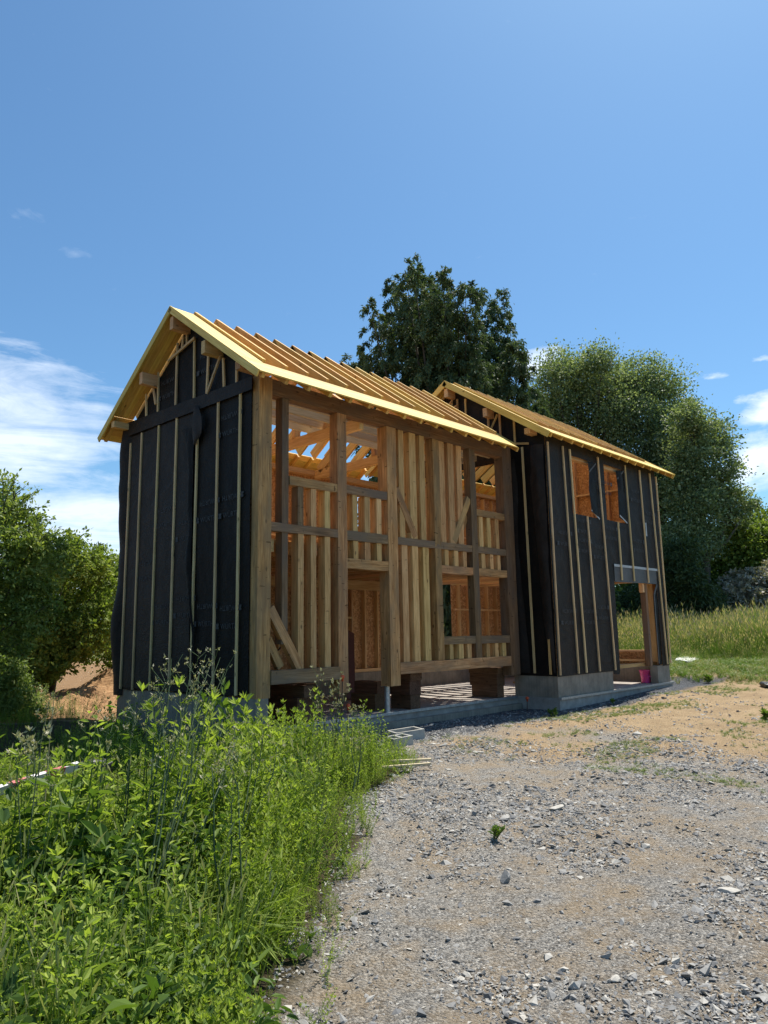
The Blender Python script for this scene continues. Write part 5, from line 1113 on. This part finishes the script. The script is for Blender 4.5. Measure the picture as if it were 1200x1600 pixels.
# fringe of low green where weeds meet the gravel
x, y = pts_in(5200, -5, 2.2, -6.5, -.4, lambda a_, b_: (a_ > edge_x(b_)-.35) & (a_ < edge_x(b_)+.28), g_)
kk = np.array([noise.noise(Vector((a_*1.6, b_*1.6, 12))) for a_, b_ in zip(x, y)]) > -.05
x, y = x[kk], y[kk]; plants('creeping_weeds', 'fine', np.stack([x, y, G(x, y)-.01], 1), g_.uniform(.10, .24, len(x)), L_WEED, 38, .35, 'low creeping weeds fringing the gravel', .2, 1.3)
# weeds on the dirt behind
x, y = pts_in(1400, -4, 2, 4.3, 8, lambda a_, b_: a_ < -0.4-.3*(b_-5), g_)
plants('back_weeds', 'fine', np.stack([x, y, G(x, y)-.01], 1), g_.uniform(.1, .5, len(x)), L_PALE, 39, .3, 'scattered weeds on the dirt behind the shadow', .2)

# ================================================================ tall single plants
def stalk_plant(name, label, cat, base, tops, seed, leafn=10, leafL=.16, heads='seed', mat_leaf=L_WEED, group=None, r_=.007, hsize=.026):
    g_ = np.random.default_rng(seed); t_ = thing(name, label, cat, base, group); base = np.array(base); parts = []; P_ = []; D_ = []; L_ = []; W_ = []; HP = []; HD = []; HL = []
    for tp in tops:
        tp = np.array(tp); lean = tp-base; b0 = base+np.array([g_.normal(0, .04), g_.normal(0, .04), 0]); mid = b0+lean*.5+np.array([g_.normal(0, .02), g_.normal(0, .02), 0]); q3 = b0+lean*.8+g_.normal(size=3)*.015
        parts.append(tube([tuple(b0), tuple(mid), tuple(q3), tuple(tp)], [r_, r_*.75, r_*.5, r_*.25], 5))
        for q in range(leafn):
            s = .08+.8*(q+g_.random())/leafn; p_ = b0+lean*s; th = g_.uniform(0, 6.28); P_.append(p_); D_.append(np.array([math.cos(th), math.sin(th), g_.uniform(-.1, .9)])); l_ = leafL*(1.25-.95*s)*g_.uniform(.7, 1.3); L_.append(l_); W_.append(l_*.26)
        nb = 6 if heads == 'seed' else 3
        for q in range(nb):
            s = g_.uniform(.78, 1.0); p0 = b0+lean*s; th = g_.uniform(0, 6.28); e = p0+np.array([math.cos(th)*.07, math.sin(th)*.07, g_.uniform(.03, .11)])*g_.uniform(.5, 1.2)
            parts.append(tube([tuple(p0), tuple(e)], [r_*.35, r_*.18], 4))
            k_ = 7 if heads == 'seed' else 12; hp = e+g_.normal(size=(k_, 3))*.006; hd = g_.normal(size=(k_, 3))+np.array([0, 0, 1.4]); hl = hsize*g_.uniform(.5, 1.1, k_)
            hv, hq = leaf_quads(hp, hd, g_.normal(size=(k_, 3)), hl, hl*.42, .2); link('seed_head', np_mesh('seed_head', hv, hq, g_.uniform(.1, .9, k_)), L_STRAW, t_)
    V_, F_ = merge(parts); link('stem', mesh_from('stem', V_, F_, True), STEM if heads != 'dry' else STEMD, t_)
    P_ = np.array(P_); D_ = np.array(D_); V_, Q_ = leaf_hex(P_, D_, np.array([0, 0, 1.])+g_.normal(size=D_.shape)*.4, np.array(L_), np.array(W_), .3); link('leaves', np_mesh('leaves', V_, Q_, np.repeat(g_.uniform(.2, .9, len(P_)), 2)), mat_leaf, t_)
    return t_
TG = 'tall seeding weeds standing above the foreground'
def gb(x, y): return (x, y, gz(x, y))
stalk_plant('tall_weed', 'tall branching weed with pale seed heads, left of the centre pair, before the dark gable', 'weed', gb(-4.42, -4.95), STALK1, 51, group=TG)
stalk_plant('tall_weed', 'tallest branching weed leaning right before the dark gable wall', 'weed', gb(-4.5, -5.15), STALK2, 52, group=TG)
stalk_plant('tall_weed', 'branching weed with small buds standing among the tallest ones', 'weed', gb(-4.25, -4.9), STALK3, 53, group=TG)
stalk_plant('tall_weed', 'weed with a flat cluster of buds in front of the concrete plinth', 'weed', gb(-4.36, -4.6), STALK4, 54, group=TG)
stalk_plant('tall_weed', 'weed with a star of long narrow leaves on top, over the dark shade', 'weed', gb(-4.62, -4.55), STALK5, 55, leafn=14, leafL=.14, group=TG)
stalk_plant('tall_weed', 'weed with two white fluffy seed heads near the left edge', 'weed', gb(-4.85, -4.1), STALK6, 56, hsize=.05, group=TG)
stalk_plant('tall_weed', 'weed with dark withered head in front of the orange soil', 'weed', gb(-4.75, -4.2), STALK7, 57, heads='dry', group=TG)
stalk_plant('tall_weed', 'thin bare weed leaning far right over the bright weeds', 'weed', gb(-4.5, -5.2), STALK8, 58, leafn=5, group=TG)
for k, (bx, by, tx, ty, tz, lb) in enumerate([(-4.7, -5.3, -4.2, -4.9, .95, 'leafy stalk rising among the dark leaves at the lower left'), (-5.0, -4.9, -4.85, -4.4, .8, 'slim stalk near the striped plank at the left edge'),
        (-4.0, -5.0, -3.4, -4.7, .75, 'stalk leaning right in the middle of the bright weeds'), (-3.4, -4.2, -3.0, -3.6, .62, 'short stalk in the bright weeds below the oak corner post'), (-2.6, -3.2, -2.45, -2.9, .62, 'stalk with small buds in the bright weeds before the grey sill'), (-4.2, -5.5, -4.05, -5.2, .72, 'stalk near the bottom of the weeds, next to the long grass')]):
    stalk_plant('wild_stalk', lb, 'weed', gb(bx, by), [(tx, ty, tz), (tx+.08, ty-.05, tz-.1), (tx-.07, ty+.04, tz-.06)], 80+k, leafn=12, leafL=.11, group='smaller stalks scattered through the weeds')
stalk_plant('dry_weed', 'dried pale seeding weed in front of the timber blocks under the doorway', 'weed', gb(-.75, -2.5), POPPY, 59, leafn=3, leafL=.08, heads='seed', r_=.005, hsize=.032)
stalk_plant('slender_weed', 'slender green weed rising at the edge of the weeds below the doorway', 'weed', gb(-1.5, -3.6), [(-1.35, -3.5, .35), (-1.5, -3.7, .45), (-1.2, -3.5, .3)], 60, leafn=8, leafL=.08)
def rosette(label, x, y, h_, seed, n_=70, L_=.16, tops=None, mat=L_BROAD, wd=.42):
    g_ = np.random.default_rng(seed); t_ = thing('leafy_plant', label, 'plant', gb(x, y)); P_ = []; D_ = []; l_ = []; parts = []
    z0 = gz(x, y); tops = tops or [(x+g_.normal(0, .06), y+g_.normal(0, .06), z0+h_*g_.uniform(.7, 1)) for _ in range(4)]
    for tp in tops:
        tp = np.array(tp); b0 = np.array([x+(tp[0]-x)*.3, y+(tp[1]-y)*.3, z0]); parts.append(tube([tuple(b0), tuple(tp)], [.007, .003], 5))
        for q in range(n_//len(tops)):
            s = g_.random()**.6; th = q*2.4; P_.append(b0*(1-s)+tp*s); D_.append(np.array([math.cos(th), math.sin(th), .3+1.2*s])); l_.append(L_*(1.1-.45*s)*g_.uniform(.7, 1.2))
    V_, F_ = merge(parts); link('stem', mesh_from('stem', V_, F_, True), STEM, t_)
    P_ = np.array(P_); D_ = np.array(D_); l_ = np.array(l_); V_, Q_ = leaf_hex(P_, D_, np.array([0, 0, 1.])+g_.normal(size=D_.shape)*.35, l_, l_*wd*1.05, .3); link('leaves', np_mesh('leaves', V_, Q_, np.repeat(g_.uniform(.3, 1, len(P_)), 2)), mat, t_)
rosette('broad leaved bright plant growing before the plinth, left of the oak corner post', -1.9, -2.0, .9, 61, 110, .17, LEAFY)
rosette('small green clump growing alone in the middle of the gravel', -1.53, -5.25, .10, 62, 60, .06)
rosette('small leafy weed at the far gravel edge before the plinth of the wrapped house', 6.0, -1.3, .16, 63, 60, .1)
rosette('tiny green tuft in the shaded gravel strip beside the wrapped house', 8.55, -1.25, .12, 64, 50, .08)
rosette('round leaved burdock seedling at the edge of weeds and gravel, bottom middle', -3.95, -5.74, .05, 65, 10, .085, wd=.8)
rosette('low green weed on the bare earth near the right edge', 7.6, -4.6, .16, 66, 90, .12)
rosette('low green weed on the earth right of the far house corner', 14.2, -1.2, .2, 67, 90, .14)
rosette('spreading dandelion leaves beside the wooden laths', -.35, -2.35, .22, 68, 90, .2)
rosette('tall dark dock stem standing in the meadow right of the house', 21.5, 1.2, 1.5, 69, 60, .14)
